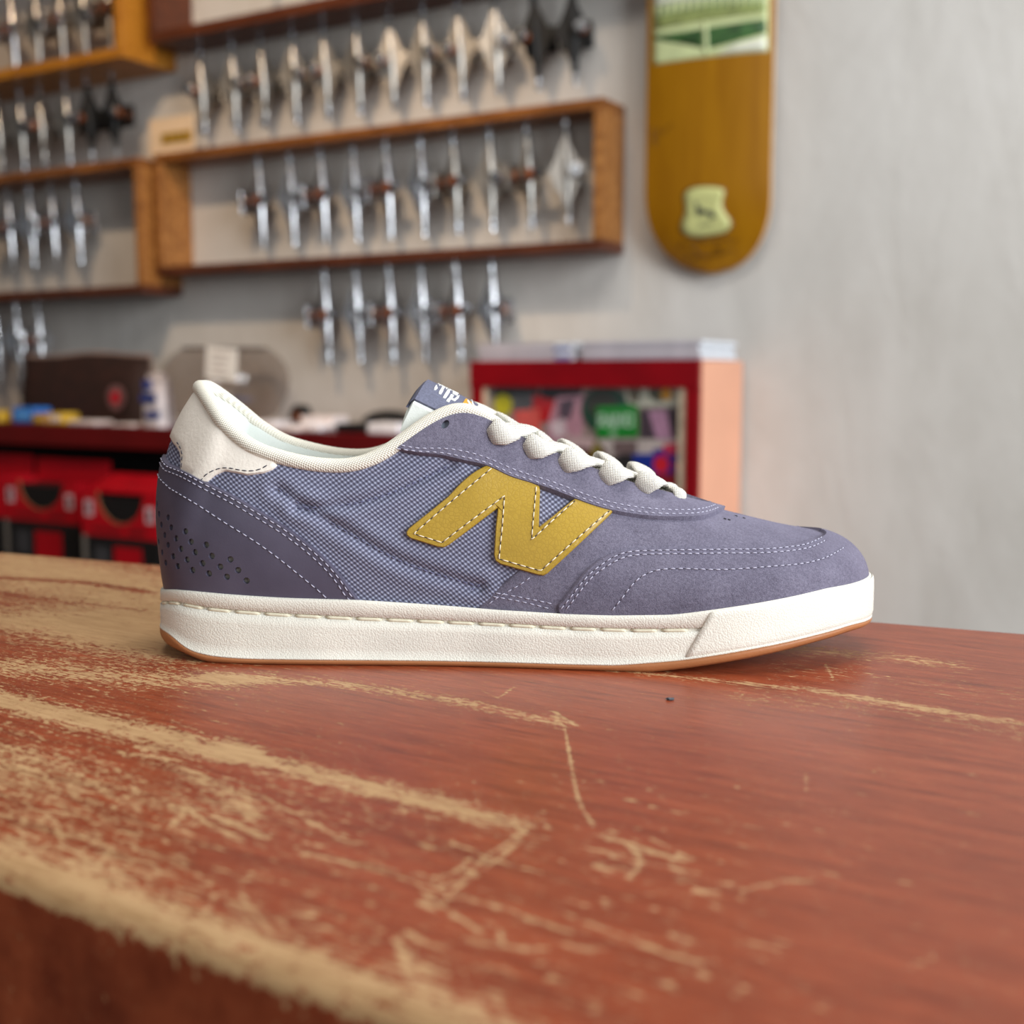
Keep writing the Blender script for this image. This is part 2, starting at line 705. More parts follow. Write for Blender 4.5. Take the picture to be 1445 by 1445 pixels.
mask = m.math('MAXIMUM', mask, fl)
ng = m.noise(m.co((4.0, 46, 4)), 4, 7, .66, .5)
nf = m.noise(m.co((25, 420, 25)), 3, 3, .6)
red = m.ramp(ng, [(.22, (78, 29, 15)), (.40, (126, 51, 25)), (.58, (148, 66, 35)), (.8, (168, 86, 54))])
red = m.mix(.36, red, m.ramp(nf, [(.35, (76, 28, 15)), (.65, (160, 82, 50))]))
tan = m.ramp(ng, [(.25, (160, 120, 78)), (.55, (182, 144, 100)), (.8, (194, 158, 116))])
tan = m.mix(.38, tan, m.ramp(nf, [(.3, (124, 86, 50)), (.6, (196, 160, 118))]))
m.to('Base Color', m.mix(mask, red, tan))
m.to('Roughness', m.math('MULTIPLY_ADD', mask, .22, m.math('MULTIPLY_ADD', nb, .16, .26)))
m.bump(m.math('SUBTRACT', m.math('MULTIPLY', nf, .25), mask), .35, .0004)
COUNTERM = m.m

counter = thing('shop_counter', 'worn red-brown wooden counter with rubbed pale streaks and a rounded front edge', 'counter', (CO[0], CO[1], 0), math.atan2(gd[1], gd[0]))
b_ = MB().grid(G + np.array([0, 0, T]), flip=True)
top = b_.build('counter_top', COUNTERM, counter, smooth=True)
at = top.data.attributes.new('wear', 'FLOAT', 'POINT')
at.data.foreach_set('value', w.astype(np.float32))
# underside, back edge and carcass
g0, g1 = gs[0], gs[-1]
mb = MB()
pts = [(g0, 0), (g1, 0), (g1, pback(g1)), (g0, pback(g0))]
zt_, zb_ = T, T - RR - FH
mb.add([(x, y, zb_) for x, y in pts] + [(x, y, zt_) for x, y in pts], [(3, 2, 1, 0), (2, 3, 7, 6), (1, 2, 6, 5), (3, 0, 4, 7)])
mb.build('counter_core', COUNTERM, counter)
mb = MB()
p2 = [(g0 + .02, .02), (g1 - .02, .02), (g1 - .02, pback(g1) - .02), (g0 + .02, pback(g0) - .02)]
mb.add([(x, y, 0) for x, y in p2] + [(x, y, zb_) for x, y in p2], [(0, 3, 2, 1), (4, 5, 6, 7), (0, 1, 5, 4), (1, 2, 6, 5), (2, 3, 7, 6), (3, 0, 4, 7)])
mb.build('cabinet_base', plain('dark_carcass', (70, 34, 22), .5), counter)

# ------------------------------------------------------------------ the shoe
# shoe frame: x along the shoe (heel left, toe right), y away from the camera, z up from the counter
SH = np.array([0, 0, T])


def sy(px, py, y):
    return on_y(px, py, y) - SH


def sproj(P):
    return proj(np.asarray(P) + SH)


OUT = np.array([(-.1468, 0), (-.1444, -.013), (-.136, -.0245), (-.122, -.0315), (-.095, -.0355), (-.06, -.037), (-.02, -.039),
                (.02, -.044), (.055, -.0485), (.085, -.0495), (.11, -.0445), (.13, -.034), (.1435, -.0195), (.1497, -.006), (.1508, .004),
                (.148, .016), (.137, .030), (.118, .042), (.09, .049), (.06, .049), (.025, .043), (-.02, .0365), (-.06, .034),
                (-.095, .0335), (-.122, .0305), (-.137, .024), (-.1450, .013)])
NO = 320
_p = np.vstack([OUT[-4:], OUT, OUT[:5]])
_d = np.r_[0, np.cumsum(np.linalg.norm(np.diff(_p, axis=0), axis=1))]
_q = np.linspace(_d[4], _d[4 + len(OUT)], 3001)
_c = cubic(_d, _p, _q)
_dd = np.r_[0, np.cumsum(np.linalg.norm(np.diff(_c, axis=0), axis=1))]
OL = np.stack([np.interp(np.linspace(0, _dd[-1], NO + 1)[:-1], _dd, _c[:, k]) for k in (0, 1)], 1)   # outline, ccw from heel along lateral
_t = np.roll(OL, -1, 0) - np.roll(OL, 1, 0)
_t /= np.linalg.norm(_t, axis=1)[:, None]
ON = np.stack([_t[:, 1], -_t[:, 0]], 1)                                    # outward normals
ITOE = int(np.argmax(OL[:, 0]))
LATX, LATY = OL[:ITOE + 1, 0], OL[:ITOE + 1, 1]


def lat_xz(px, py):
    """point on the lateral wall of the sole seen at a photo point"""
    y = -.04
    for _ in range(12):
        p = sy(px, py, y)
        y = .5 * y + .5 * np.interp(p[0], LATX, LATY)
    return p[0], p[2]


def prof(pts, ends):
    a = [lat_xz(*p) for p in pts]
    a = sorted(a)
    xs = [ends[0][0]] + [p[0] for p in a if ends[0][0] + .001 < p[0] < ends[1][0] - .001] + [ends[1][0]]
    zs = [ends[0][1]] + [p[1] for p in a if ends[0][0] + .001 < p[0] < ends[1][0] - .001] + [ends[1][1]]
    return np.array(xs), np.array(zs)


def zy(px, py):
    return sy(px, py, 0.0)[2]


XH, XT = OL[:, 0].min(), OL[:, 0].max()
ZT = prof([(240, 831), (270, 834), (300, 837), (400, 844), (505, 847), (600, 853), (700, 861), (800, 867), (860, 869), (950, 868), (1020, 859), (1100, 846), (1170, 830)],
          ((XH, zy(222, 826)), (XT, zy(1229, 806))))
ZM = prof([(240, 895), (252, 908), (268, 921), (300, 929), (345, 932.5), (440, 934), (600, 935.5), (800, 940.5), (870, 942), (960, 935), (1060, 919), (1150, 899), (1200, 884)],
          ((XH, zy(222, 880)), (XT, zy(1236, 868))))
ZB = prof([(250, 918), (290, 935), (340, 943), (400, 946), (600, 947), (850, 951), (900, 951), (960, 945), (1060, 929), (1150, 907), (1200, 891)],
          ((XH, zy(226, 893)), (XT, zy(1236, 873))))
ZG = prof([(240, 849), (260, 853), (290, 859), (400, 868), (500, 873), (600, 877), (700, 881.5), (800, 887), (900, 890), (985, 889)],
          ((XH, zy(224, 845)), (XT, zy(1229, 806) - .006)))


def pf(Z, x):
    return np.interp(x, *Z)


def smooth_prof(Z):
    xq = np.linspace(Z[0][0], Z[0][-1], 400)
    zq = np.interp(xq, *Z)
    k = np.hanning(21)
    k /= k.sum()
    zp = np.r_[np.full(10, zq[0]), zq, np.full(10, zq[-1])]
    return xq, np.convolve(zp, k, 'valid')


ZT, ZM, ZB, ZG = map(smooth_prof, (ZT, ZM, ZB, ZG))
ZB = (ZB[0], np.maximum(ZB[1], 0.0))
ZM = (ZM[0], np.maximum(ZM[1] + .0008, ZB[1] + .0022))

# ---- upper: lofted surface S(s, t), s = heel centre -> toe centre, t = feather line -> top line
NSC = 401


def base_curve(side):
    idx = np.arange(0, ITOE + 1) if side < 0 else np.r_[0, np.arange(NO - 1, ITOE - 1, -1)]
    p = OL[idx] - ON[idx] * .0032
    nrm = ON[idx]
    d = np.r_[0, np.cumsum(np.linalg.norm(np.diff(p, axis=0), axis=1))]
    q = np.linspace(0, d[-1], NSC)
    pp = np.stack([np.interp(q, d, p[:, 0]), np.interp(q, d, p[:, 1])], 1)
    nn = np.stack([np.interp(q, d, nrm[:, 0]), np.interp(q, d, nrm[:, 1])], 1)
    nn /= np.linalg.norm(nn, axis=1)[:, None]
    x = pp[:, 0]
    z = pf(ZT, x) - .003
    return np.column_stack([pp, z]), np.column_stack([nn, np.zeros(NSC)]), d[-1]


BL, NL, LLEN = base_curve(-1)
BM_, NM_, _ = base_curve(1)
yt = OL[ITOE, 1]
SG = np.linspace(0, 1, NSC)
bpx = sproj(BL)[:, 0]
_k = np.where(np.diff(bpx) > 0)[0]
# (top px, top py, y, base px)
TK = [(283, 549, 0, None), (288, 554, -.0095, 224), (302, 576, -.018, 240), (322, 603, -.0248, 265), (350, 627, -.0288, 300), (388, 643, -.0308, 345), (430, 653, -.0315, 395), (470, 657, -.031, 445),
      (505, 654, -.031, 490), (540, 640, -.030, 530), (575, 616, -.0285, 570), (600, 598, -.027, 600), (625, 584, -.0255, 628), (645, 578, -.0245, 650),
      (665, 580, -.0235, 672), (690, 591, -.022, 697), (712, 604, -.021, 720), (779, 638, -.019, 785), (839, 665, -.0175, 840), (887, 684, -.016, 885),
      (935, 699, -.0135, 935), (968, 709, -.010, 970), (988, 714, -.0055, 992), (1004, 717.5, 0, 1012), (1030, 725, 0, 1050), (1060, 733, 0, 1095),
      (1090, 741, 0, 1140), (1112, 746, 0, 1180), (1128, 749.5, 0, 1212), (1138, 752, 0, None)]
ks, kt = [], []
ia = int(np.argmin(bpx))
ib = int(np.argmax(bpx))
for i, (tx, ty, y, bp) in enumerate(TK):
    if bp is None:
        s_ = 0.0 if i == 0 else 1.0
    else:
        s_ = float(np.interp(bp, bpx[ia:ib + 1], SG[ia:ib + 1]))
    if i == 1:
        s_ = max(s_, .02)
    ks.append(s_)
    kt.append(sy(tx, ty, y if y else 0.0))
for i in range(1, len(ks)):
    if ks[i] <= ks[i - 1] + .004 and i < len(ks) - 1:
        ks[i] = ks[i - 1] + .012
kt = np.array(kt)
TPX = np.array([k[0] for k in TK], float)
TL = cubic(ks, kt, SG)
TL[:, 1] = np.minimum(TL[:, 1], 0)
STOP = SG                                            # top px as a function of s, for look-ups
spx = np.interp(SG, ks, TPX)


def keyed(vals):
    return np.interp(spx, [v[0] for v in vals], [v[1] for v in vals])


def shape(B, N, TT):
    dz = (TT - B)[:, 2:3]
    dout = np.sum((B - TT) * N, 1, keepdims=True)
    up = np.array([0, 0, 1.0])
    a1 = keyed([(283, .36), (700, .40), (1000, .50), (1138, .52)])[:, None]
    b1 = keyed([(283, .0040), (320, .0045), (430, .0035), (700, .003), (1000, .002), (1138, .0005)])[:, None]
    a2 = keyed([(283, .33), (640, .32), (760, .27), (900, .22), (1004, .02), (1138, .0)])[:, None]
    b2 = keyed([(283, .0225), (300, .017), (330, .010), (430, .005), (700, .002), (900, .0), (1138, 0)])[:, None]
    h2 = keyed([(283, 0.0), (560, .0), (760, .40), (900, .50), (1004, .60), (1138, .62)])[:, None]
    C1 = B + up * dz * a1 + N * b1
    C2 = TT - up * dz * a2 + N * b2 + N * dout * h2
    return C1, C2


TM = TL * np.array([1, -1, 1])
SURF = {}
for side, B, N, TT in ((-1, BL, NL, TL), (1, BM_, NM_, TM)):
    C1, C2 = shape(B, N, TT)
    SURF[side] = np.stack([B, C1, C2, TT], 1)        # NSC x 4 x 3


def S(s, t, side=-1):
    s = np.clip(np.asarray(s, float), 0, 1)
    t = np.asarray(t, float)
    u = s * (NSC - 1)
    i = np.clip(u.astype(int), 0, NSC - 2)
    f = (u - i)[..., None, None]
    K = SURF[side][i] * (1 - f) + SURF[side][i + 1] * f
    t = t[..., None]
    return K[..., 0, :] * (1 - t) ** 3 + 3 * K[..., 1, :] * t * (1 - t) ** 2 + 3 * K[..., 2, :] * t ** 2 * (1 - t) + K[..., 3, :] * t ** 3


def SN(s, t, side=-1):
    e = .004
    a = S(np.clip(s + e, 0, 1), t, side) - S(np.clip(s - e, 0, 1), t, side)
    t0, t1 = np.clip(np.asarray(t) - e, 0, 1), np.clip(np.asarray(t) + e, 0, 1)
    b = S(s, t1, side) - S(s, t0, side)
    n = np.cross(a, b)
    n *= -side
    n /= np.linalg.norm(n, axis=-1)[..., None] + 1e-12
    return n


# inverse look-up photo point -> (s, t) on the lateral side
gs_, gt_ = np.meshgrid(np.linspace(0, 1, 401), np.linspace(0, 1, 121), indexing='ij')
gpx = sproj(S(gs_, gt_))
gn = SN(gs_, gt_)
vis_ = np.sum(gn * ((S(gs_, gt_) + SH) - CAM), -1) < 0


def st(px, py):
    q = np.array([px, py], float)
    d = np.sum((gpx - q) ** 2, -1) + np.where(vis_, 0, 400)
    k = np.unravel_index(np.argmin(d), d.shape)
    s, t = gs_[k], gt_[k]
    best = (1e9, s, t)
    for _ in range(10):
        e = 1e-4
        p = sproj(S(np.array(s), np.array(t)))
        er_ = float(np.sum((p - q) ** 2)) + 30 * abs(s - gs_[k])
        if er_ < best[0]:
            best = (er_, s, t)
        ss = s + e if s + e <= 1 else s - e
        tt = t + e if t + e <= 1 else t - e
        J = np.stack([(sproj(S(np.array(ss), np.array(t))) - p) / (ss - s), (sproj(S(np.array(s), np.array(tt))) - p) / (tt - t)], 1)
        try:
            dx = np.linalg.solve(J, q - p)
        except np.linalg.LinAlgError:
            break
        dx = np.clip(dx, -.012, .012)
        s, t = float(np.clip(s + dx[0], 0, 1)), float(np.clip(t + dx[1], 0, 1))
    return best[1], best[2]


SC = np.array([LLEN, .075])
TW = np.abs(LLEN)


def path_st(pts, step=4.0, smooth=False):
    """mixed list of photo points and ('st', s, t) -> array of (s, t)"""
    out = []
    run = []

    def flush():
        if len(run) >= 2:
            a = smooth_line(run, step) if smooth and len(run) > 2 else densify(run, step)
            out.extend(st(*p) for p in a)
        elif run:
            out.append(st(*run[0]))
        run.clear()
    for p in pts:
        if isinstance(p[0], str):
            flush()
            out.append((p[1], p[2]))
        else:
            run.append(p)
    flush()
    a = [np.array(out[0])]
    for p in out[1:]:
        p = np.array(p)
        L = np.linalg.norm((p - a[-1]) * SC)
        k = max(1, int(L / .0016))
        base = a[-1]
        for j in range(1, k + 1):
            a.append(base + (p - base) * j / k)
    a = np.array(a)
    keep = np.r_[True, np.linalg.norm(np.diff(a * SC, axis=0), axis=1) > 1e-5]
    return a[keep]


def close_loop(a):
    b = path_st([('st', *a[-1]), ('st', *a[0])])
    return np.vstack([a, b[1:-1]])


shoe = thing('skate_shoe', 'purple-grey suede skate shoe with cream sole and mustard letter patch, side on', 'shoe', (0, 0, T))


def patch(name, pts, th, mat, sides=(-1, 1), spacing=.0028, ring=.0007, smooth=False, holes=(), low=.25, pts_is_st=False, label=None, under=.0004):
    poly = pts if pts_is_st else close_loop(path_st(pts, smooth=smooth))
    vo, tris, flag = fill2d(poly * SC, spacing, ring, holes=[h * SC for h in holes])
    q = vo / SC
    s, t = np.clip(q[:, 0], 0, 1), np.clip(q[:, 1], 0, 1)
    open_ = (s < 1e-4) | (s > 1 - 1e-4) | ((t > .9985) & (s > SRIDGE))
    mb, ms = MB(), MB()
    for sd in sides:
        P, N = S(s, t, sd), SN(s, t, sd)
        off = np.where((flag != 0) | open_, th, th * low)
        top_ = P + N * off[:, None]
        n = len(top_)
        bot = P - N * under
        mb.add(top_, [f if sd < 0 else f[::-1] for f in tris])
        fs_ = []
        for a, b in boundary_edges(tris):
            if open_[a] and open_[b]:
                continue
            e = (b, a, n + a, n + b)
            fs_.append(e if sd < 0 else e[::-1])
        ms.add(np.vstack([top_, bot]), fs_)
    nt = len(mb.v)
    mb.add(ms.v, ms.f)
    o = mb.build(name, mat, shoe, smooth=True, label=label)
    bm = bmesh.new()
    bm.from_mesh(o.data)
    bmesh.ops.delete(bm, geom=[v for v in bm.verts if not v.link_faces], context='VERTS')
    bm.verts.ensure_lookup_table()
    bmesh.ops.remove_doubles(bm, verts=bm.verts, dist=.00002)
    for e in bm.edges:
        if len(e.link_faces) == 2 and e.link_faces[0].normal.angle(e.link_faces[1].normal, 0) > math.radians(50):
            e.smooth = False
    bm.to_mesh(o.data)
    bm.free()
    return o


SRIDGE = float(np.interp(1003, TPX, ks))


def stitches(name, lines, off, mat, L=.0021, gap=.0009, r=.00032, sides=(-1, 1), darkmat=None, smooth=True):
    mb, md = MB(), MB()
    for pts in lines:
        a = pts if isinstance(pts, np.ndarray) else path_st(pts, step=3.0, smooth=smooth)
        for sd in sides:
            P = S(a[:, 0], a[:, 1], sd) + SN(a[:, 0], a[:, 1], sd) * off
            d = np.r_[0, np.cumsum(np.linalg.norm(np.diff(P, axis=0), axis=1))]
            x = 0.0
            while x + L < d[-1]:
                for x0, x1, bb, rr, lift in ((x, x + L, mb, r, 0), (x + L - .0002, x + L + gap + .0002, md, r * .8, -.00022)):
                    if bb is md and darkmat is None:
                        continue
                    xs = np.array([x0, x0 + (x1 - x0) * .25, x0 + (x1 - x0) * .75, min(x1, d[-1])])
                    pp = np.stack([np.interp(xs, d, P[:, k]) for k in range(3)], 1)
                    sa = np.interp(xs, d, a[:, 0])
                    ta = np.interp(xs, d, a[:, 1])
                    nn = SN(sa, ta, sd)
                    pp = pp + nn * lift
                    pp[1:3] += nn[1:3] * r * .45
                    pp[0] -= nn[0] * r * .5
                    pp[3] -= nn[3] * r * .5
                    bb.tube(pp, [rr * .5, rr, rr, rr * .5], n=5)
                x += L + gap
    o = mb.build(name, mat, shoe, smooth=True, kind='stuff')
    if darkmat is not None:
        md.build('dark_stitch_gaps', darkmat, shoe, smooth=True, kind='stuff')  # dark bits in the gaps, coloured to look like a shaded groove
    return o


# ---- materials
def suede(name, c0, c1, c2):
    m = NT(name, c1, .92, spec=.15)
    n1 = m.noise(m.co(), 900, 4, .7)
    n2 = m.noise(m.co(), 60, 4, .6)
    n3 = m.noise(m.co(), 2400, 2, .6)
    c = m.ramp(m.math('ADD', m.math('MULTIPLY', n1, .6), m.math('MULTIPLY', n2, .4)), [(.32, c0), (.5, c1), (.68, c2)])
    c = m.mix(m.math('MULTIPLY', n3, .35), c, m.ramp(n3, [(.35, tuple(x * .62 for x in c0)), (.62, tuple(min(255, x * 1.22) for x in c2))]))
    m.to('Base Color', c)
    m.set('Sheen Weight', .25)
    m.set('Sheen Roughness', .5)
    m.b.inputs['Sheen Tint'].default_value = lin((200, 195, 225))
    m.bump(m.math('ADD', n1, m.math('MULTIPLY', n3, .7)), .55, .0005)
    return m.m


SUEDE = suede('purple_grey_suede', (78, 74, 88), (101, 97, 113), (124, 120, 136))
m = NT('purple_grey_leather', (88, 80, 106), .48, spec=.45)
n1 = m.noise(m.co(), 1300, 3)
m.to('Base Color', m.ramp(m.noise(m.co(), 35, 3), [(.3, (72, 68, 84)), (.7, (85, 81, 98))]))
m.bump(n1, .12, .0003)
LEATHER = m.m

m = NT('grey_blue_ballistic_mesh', (120, 120, 150), .8, spec=.25)
sep = m.node('ShaderNodeSeparateXYZ', {'Vector': m.co()})
X, Z = sep.outputs[0], sep.outputs[2]
PITCH = .00235
wob = m.math('MULTIPLY', m.math('SUBTRACT', m.noise(m.co(), 160, 2), .5), .9)
kx = m.math('ADD', m.math('MULTIPLY', X, 2 * math.pi / PITCH), wob)
kz = m.math('ADD', m.math('MULTIPLY', m.math('ADD', Z, m.math('MULTIPLY', X, .18)), 2 * math.pi / (PITCH * .82)), wob)
a_ = m.math('SINE', kx)
b_ = m.math('SINE', kz)
ab = m.math('MULTIPLY', a_, b_)
a2_ = m.math('COSINE', kx)
b2_ = m.math('COSINE', kz)
ab2 = m.math('MULTIPLY', a2_, b2_)
hgt = ab
hh = m.math('MULTIPLY_ADD', hgt, .5, .5)
nz = m.noise(m.co(), 2600, 2)
hc = m.math('ADD', hh, m.math('MULTIPLY', m.math('SUBTRACT', nz, .5), .5))
m.to('Base Color', m.ramp(hc, [(.1, (74, 73, 90)), (.5, (106, 107, 128)), (.75, (138, 141, 163)), (1.0, (168, 172, 192))]))
m.bump(hc, .7, .0005)
MESHM = m.m


def white(name, col, rough, bumpscale, strength, dist, kind='noise', spec=.4):
    m = NT(name, col, rough, spec=spec)
    if kind == 'voronoi':
        v = m.node('ShaderNodeTexVoronoi', {'Vector': m.co(), 'Scale': bumpscale, 'Randomness': 1.0}).outputs['Distance']
        h = m.math('MULTIPLY', v, -1.0)
    else:
        h = m.noise(m.co(), bumpscale, 3)
    d = tuple(x * .93 for x in col)
    m.to('Base Color', m.ramp(m.noise(m.co(), 30, 3), [(.3, d), (.65, col)]))
    m.bump(h, strength, dist)
    return m.m


RUBBER = white('cream_rubber', (230, 226, 213), .55, 1500, .38, .0004, 'voronoi')
CREAM = white('cream_leather', (241, 232, 219), .5, 700, .35, .0005, spec=.35)
m = NT('cream_knit', (232, 226, 210), .85, spec=.2)
sep = m.node('ShaderNodeSeparateXYZ', {'Vector': m.co()})
k1 = m.math('SINE', m.math('MULTIPLY', m.math('ADD', sep.outputs[0], m.math('MULTIPLY', sep.outputs[2], .5)), 2 * math.pi / .0013))
k2 = m.math('SINE', m.math('MULTIPLY', m.math('ADD', sep.outputs[2], m.math('ADD', m.math('MULTIPLY', sep.outputs[1], .8), m.math('MULTIPLY', sep.outputs[0], -.35))), 2 * math.pi / .0013))
kk = m.math('MULTIPLY_ADD', m.math('MULTIPLY', k1, k2), .5, .5)
m.to('Base Color', m.ramp(kk, [(.1, (196, 188, 170)), (.6, (236, 231, 217)), (1, (244, 240, 228))]))
m.bump(kk, .55, .0005)
KNIT = m.m
LINING = white('white_lining', (236, 240, 234), .85, 1500, .35, .0004, spec=.2)
m = NT('cream_lace_weave', (240, 234, 220), .85, spec=.2)
sep = m.node('ShaderNodeSeparateXYZ', {'Vector': m.co()})
k1 = m.math('SINE', m.math('MULTIPLY', m.math('ADD', sep.outputs[0], m.math('MULTIPLY', sep.outputs[2], .9)), 2 * math.pi / .00125))
k2 = m.math('SINE', m.math('MULTIPLY', m.math('SUBTRACT', sep.outputs[0], m.math('MULTIPLY', sep.outputs[2], 1.2)), 2 * math.pi / .00145))
kk = m.math('MULTIPLY_ADD', m.math('MULTIPLY', k1, k2), .5, .5)
m.to('Base Color', m.ramp(kk, [(.1, (206, 200, 186)), (.55, (236, 232, 222)), (1, (242, 239, 230))]))
m.bump(kk, .8, .0007)
LACE = m.m
GUM = white('gum_rubber', (170, 110, 68), .5, 1200, .3, .0003)
m = NT('mustard_leather', (186, 148, 50), .45, spec=.4)
v = m.node('ShaderNodeTexVoronoi', {'Vector': m.co(), 'Scale': 620.0}, feature='DISTANCE_TO_EDGE').outputs['Distance']
n = m.noise(m.co(), 50, 3)
m.to('Base Color', m.mix(m.ramp(v, [(.0, (255, 255, 255)), (.12, (0, 0, 0))]), m.ramp(n, [(.3, (164, 133, 40)), (.7, (175, 143, 48))]), lin((160, 129, 39))))
m.bump(m.math('MINIMUM', v, .2), .3, .0006)
MUSTARD = m.m
THREAD = plain('lilac_thread', (182, 180, 198), .7, var=.05, scale=300)
THREADC = plain('cream_thread', (226, 214, 186), .7, var=.05, scale=300)
DARKTH = plain('dark_thread_and_gaps', (46, 42, 56), .8, var=.05, scale=300)
HOLE = plain('perforation_backing', (104, 104, 98), .9, var=.2, scale=900)
FOXTH = white('sole_thread', (222, 215, 190), .6, 1500, .4, .0003)

# ---- sole
def ring_pts(inset, z):
    return np.column_stack([OL - ON * inset, z])


xo = OL[:, 0]
zt, zm, zb, zg = (pf(Z, xo) for Z in (ZT, ZM, ZB, ZG))
zm = np.minimum(zm, zt - .008)
zb = np.minimum(zb, zm - .0004)
lev = []
lev.append(ring_pts(.0075, zt - .0015))
lev.append(ring_pts(.0016, zt - .0002))
lev.append(ring_pts(.0008, zt))
lev.append(ring_pts(.0002, zt - .0005))
lev.append(ring_pts(.0000, zt - .0014))
lev.append(ring_pts(-.0001, zg + .0008))
lev.append(ring_pts(.0013, zg + .0005))
lev.append(ring_pts(.0013, zg - .0005))
lev.append(ring_pts(-.0001, zg - .0008))
for f in (.75, .5, .25):
    lev.append(ring_pts(-.0003, (zg - .0008) * f + (zm + .0009) * (1 - f)))
lev.append(ring_pts(-.0002, zm + .0009))
lev.append(ring_pts(-.0006, zm + .0007))
lev.append(ring_pts(-.0006, zm + .0001))
lev.append(ring_pts(.0040, zm + .0001))


def rings(name, lev, mat, cap_top=False, cap_bot=False, **k):
    n = len(lev[0])
    fs_ = []
    for a in range(len(lev) - 1):
        for i in range(n):
            j = (i + 1) % n
            fs_.append((a * n + i, (a + 1) * n + i, (a + 1) * n + j, a * n + j))
    if cap_top:
        fs_.append(tuple(range(n)))
    if cap_bot:
        fs_.append(tuple(range((len(lev)) * n - 1, (len(lev) - 1) * n - 1, -1)))
    return mesh_obj(name, np.vstack(lev), fs_, mat, shoe, smooth=True, **k)


mid = rings('midsole', lev, RUBBER, cap_top=True)
dz_ = zm - zb
rings('outsole', [ring_pts(.0030, zm + .0001), ring_pts(-.0006, zm), ring_pts(-.0006, zm - dz_ * .4), ring_pts(-.0002, zb + dz_ * .3), ring_pts(.0008, zb)], GUM, cap_bot=True, label='gum brown outsole')

# toe bumper, slightly proud of the sidewall
xtop, xbot = lat_xz(1003, 869)[0], lat_xz(966, 934)[0]
rows_ = []
for f, ins in ((0, -.0002), (.03, -.0007), (.12, -.0009), (.3, -.0010), (.5, -.0010), (.7, -.0010), (.88, -.0010), (.96, -.0007), (1, -.0002)):
    x0 = xtop + (xbot - xtop) * f
    iL = float(np.interp(x0, LATX, np.arange(ITOE + 1)))
    xm, im = OL[ITOE:, 0][::-1], np.arange(NO - 1, ITOE - 1, -1)
    iM = float(np.interp(x0, xm, im))
    ii = np.r_[iL, np.linspace(iL + .12, iM - .12, 88), iM]
    e = np.minimum(np.arange(90), np.arange(90)[::-1])
    insv = np.where(e == 0, .0001, ins)
    k0 = ii.astype(int)
    fr = (ii - k0)[:, None]
    p = OL[k0] * (1 - fr) + OL[(k0 + 1) % NO] * fr
    nn = ON[k0] * (1 - fr) + ON[(k0 + 1) % NO] * fr
    za, zc = pf(ZT, p[:, 0]) - .0006, np.minimum(pf(ZM, p[:, 0]) + .0009, pf(ZT, p[:, 0]) - .008)
    rows_.append(np.column_stack([p - nn * insv[:, None], za + (zc - za) * f]))
MB().grid(np.array(rows_), flip=True).build('toe_bumper', RUBBER, shoe, smooth=True)

# long stitches in the sidewall groove, one part each
gx = [lat_xz(px, 860)[0] for px in np.r_[227, 236, 255, 289, 328, np.linspace(370, 975, 15)]]
for a, b in zip(gx[:-1], gx[1:]):
    xs = np.linspace(a + .0006, b - .0010, 9)
    p = []
    for i, x in enumerate(xs):
        iL = np.interp(x, LATX, np.arange(ITOE + 1))
        k0 = int(iL)
        pp = OL[k0] + (OL[k0 + 1] - OL[k0]) * (iL - k0)
        p.append(np.r_[pp - ON[k0] * (.0005 + (.0008 if i in (0, 8) else 0)), pf(ZG, x) - .0001])
    MB().tube(p, [.0003] + [.00075] * 7 + [.0003], n=8).build('sole_stitch', FOXTH, shoe, smooth=True)

# ---- upper base (woven textile) with quilting grooves
gsu, gtu = np.meshgrid(np.linspace(0, 1, 260), np.linspace(0, 1, 64), indexing='ij')
pxu = sproj(S(gsu, gtu))
grooves = [([(392, 690), (440, 722), (500, 757), (560, 790), (620, 812), (676, 828)], 7.0, .0014),
           ([(419, 717), (474, 714), (530, 703), (560, 692), (595, 676), (637, 655)], 6.0, .0012),
           ([(600, 858), (640, 835), (676, 828), (720, 800)], 6.0, .0005)]
disp = np.zeros(gsu.shape)
for line, wd, dp in grooves:
    d = dist_poly(smooth_line(line, 6), pxu.reshape(-1, 2), closed=False).reshape(gsu.shape)
    disp -= dp * np.exp(-(d / wd) ** 2)
    disp += dp * .55 * np.exp(-((d - wd * 2.6) / (wd * 1.6)) ** 2)
mb = MB()
for sd in (-1, 1):
    Pq = S(gsu, gtu, sd) + SN(gsu, gtu, sd) * disp[..., None]
    mb.grid(Pq, flip=(sd > 0))
up = mb.build('textile_upper', MESHM, shoe, smooth=True, label='grey-blue woven textile side panel')
bm = bmesh.new()
bm.from_mesh(up.data)
bmesh.ops.remove_doubles(bm, verts=bm.verts, dist=.00005)
bm.to_mesh(up.data)
bm.free()


def sT(px):
    """s of the top line at photo x"""
    return float(np.interp(px, TPX, ks))


# heel tab
tab = [(262, 576), (300, 593), (322, 620), (350, 640), (391, 656), (375, 667), (350, 671), (322, 666), (302, 671), (290, 682)]
q_ = st(296, 580)
low_ = st(256, 668)
patch('heel_tab', [('st', 0.0, .985), ('st', q_[0], .985), ('st', sT(322), .985), ('st', sT(352), .98), ('st', sT(385), .97), (392, 657), (385, 664), (374, 668), (350, 671), (335, 668), (318, 665), (304, 671), (291, 682), (270, 674), (257, 667), (255, 658), (256, 648), (254, 638), (250, 631), ('st', 0.0, st(252, 628)[1])],
      .0011, CREAM, label='cream leather heel tab')
stitches('tab_stitching', [[(284, 681), (292, 671), (304, 664), (320, 661), (340, 664), (358, 665), (372, 661), (383, 653)],
                           [(253, 625), (257, 632), (260, 641), (260, 652), (259, 662)]], .0012, DARKTH, L=.0020, gap=.0008, r=.00021)
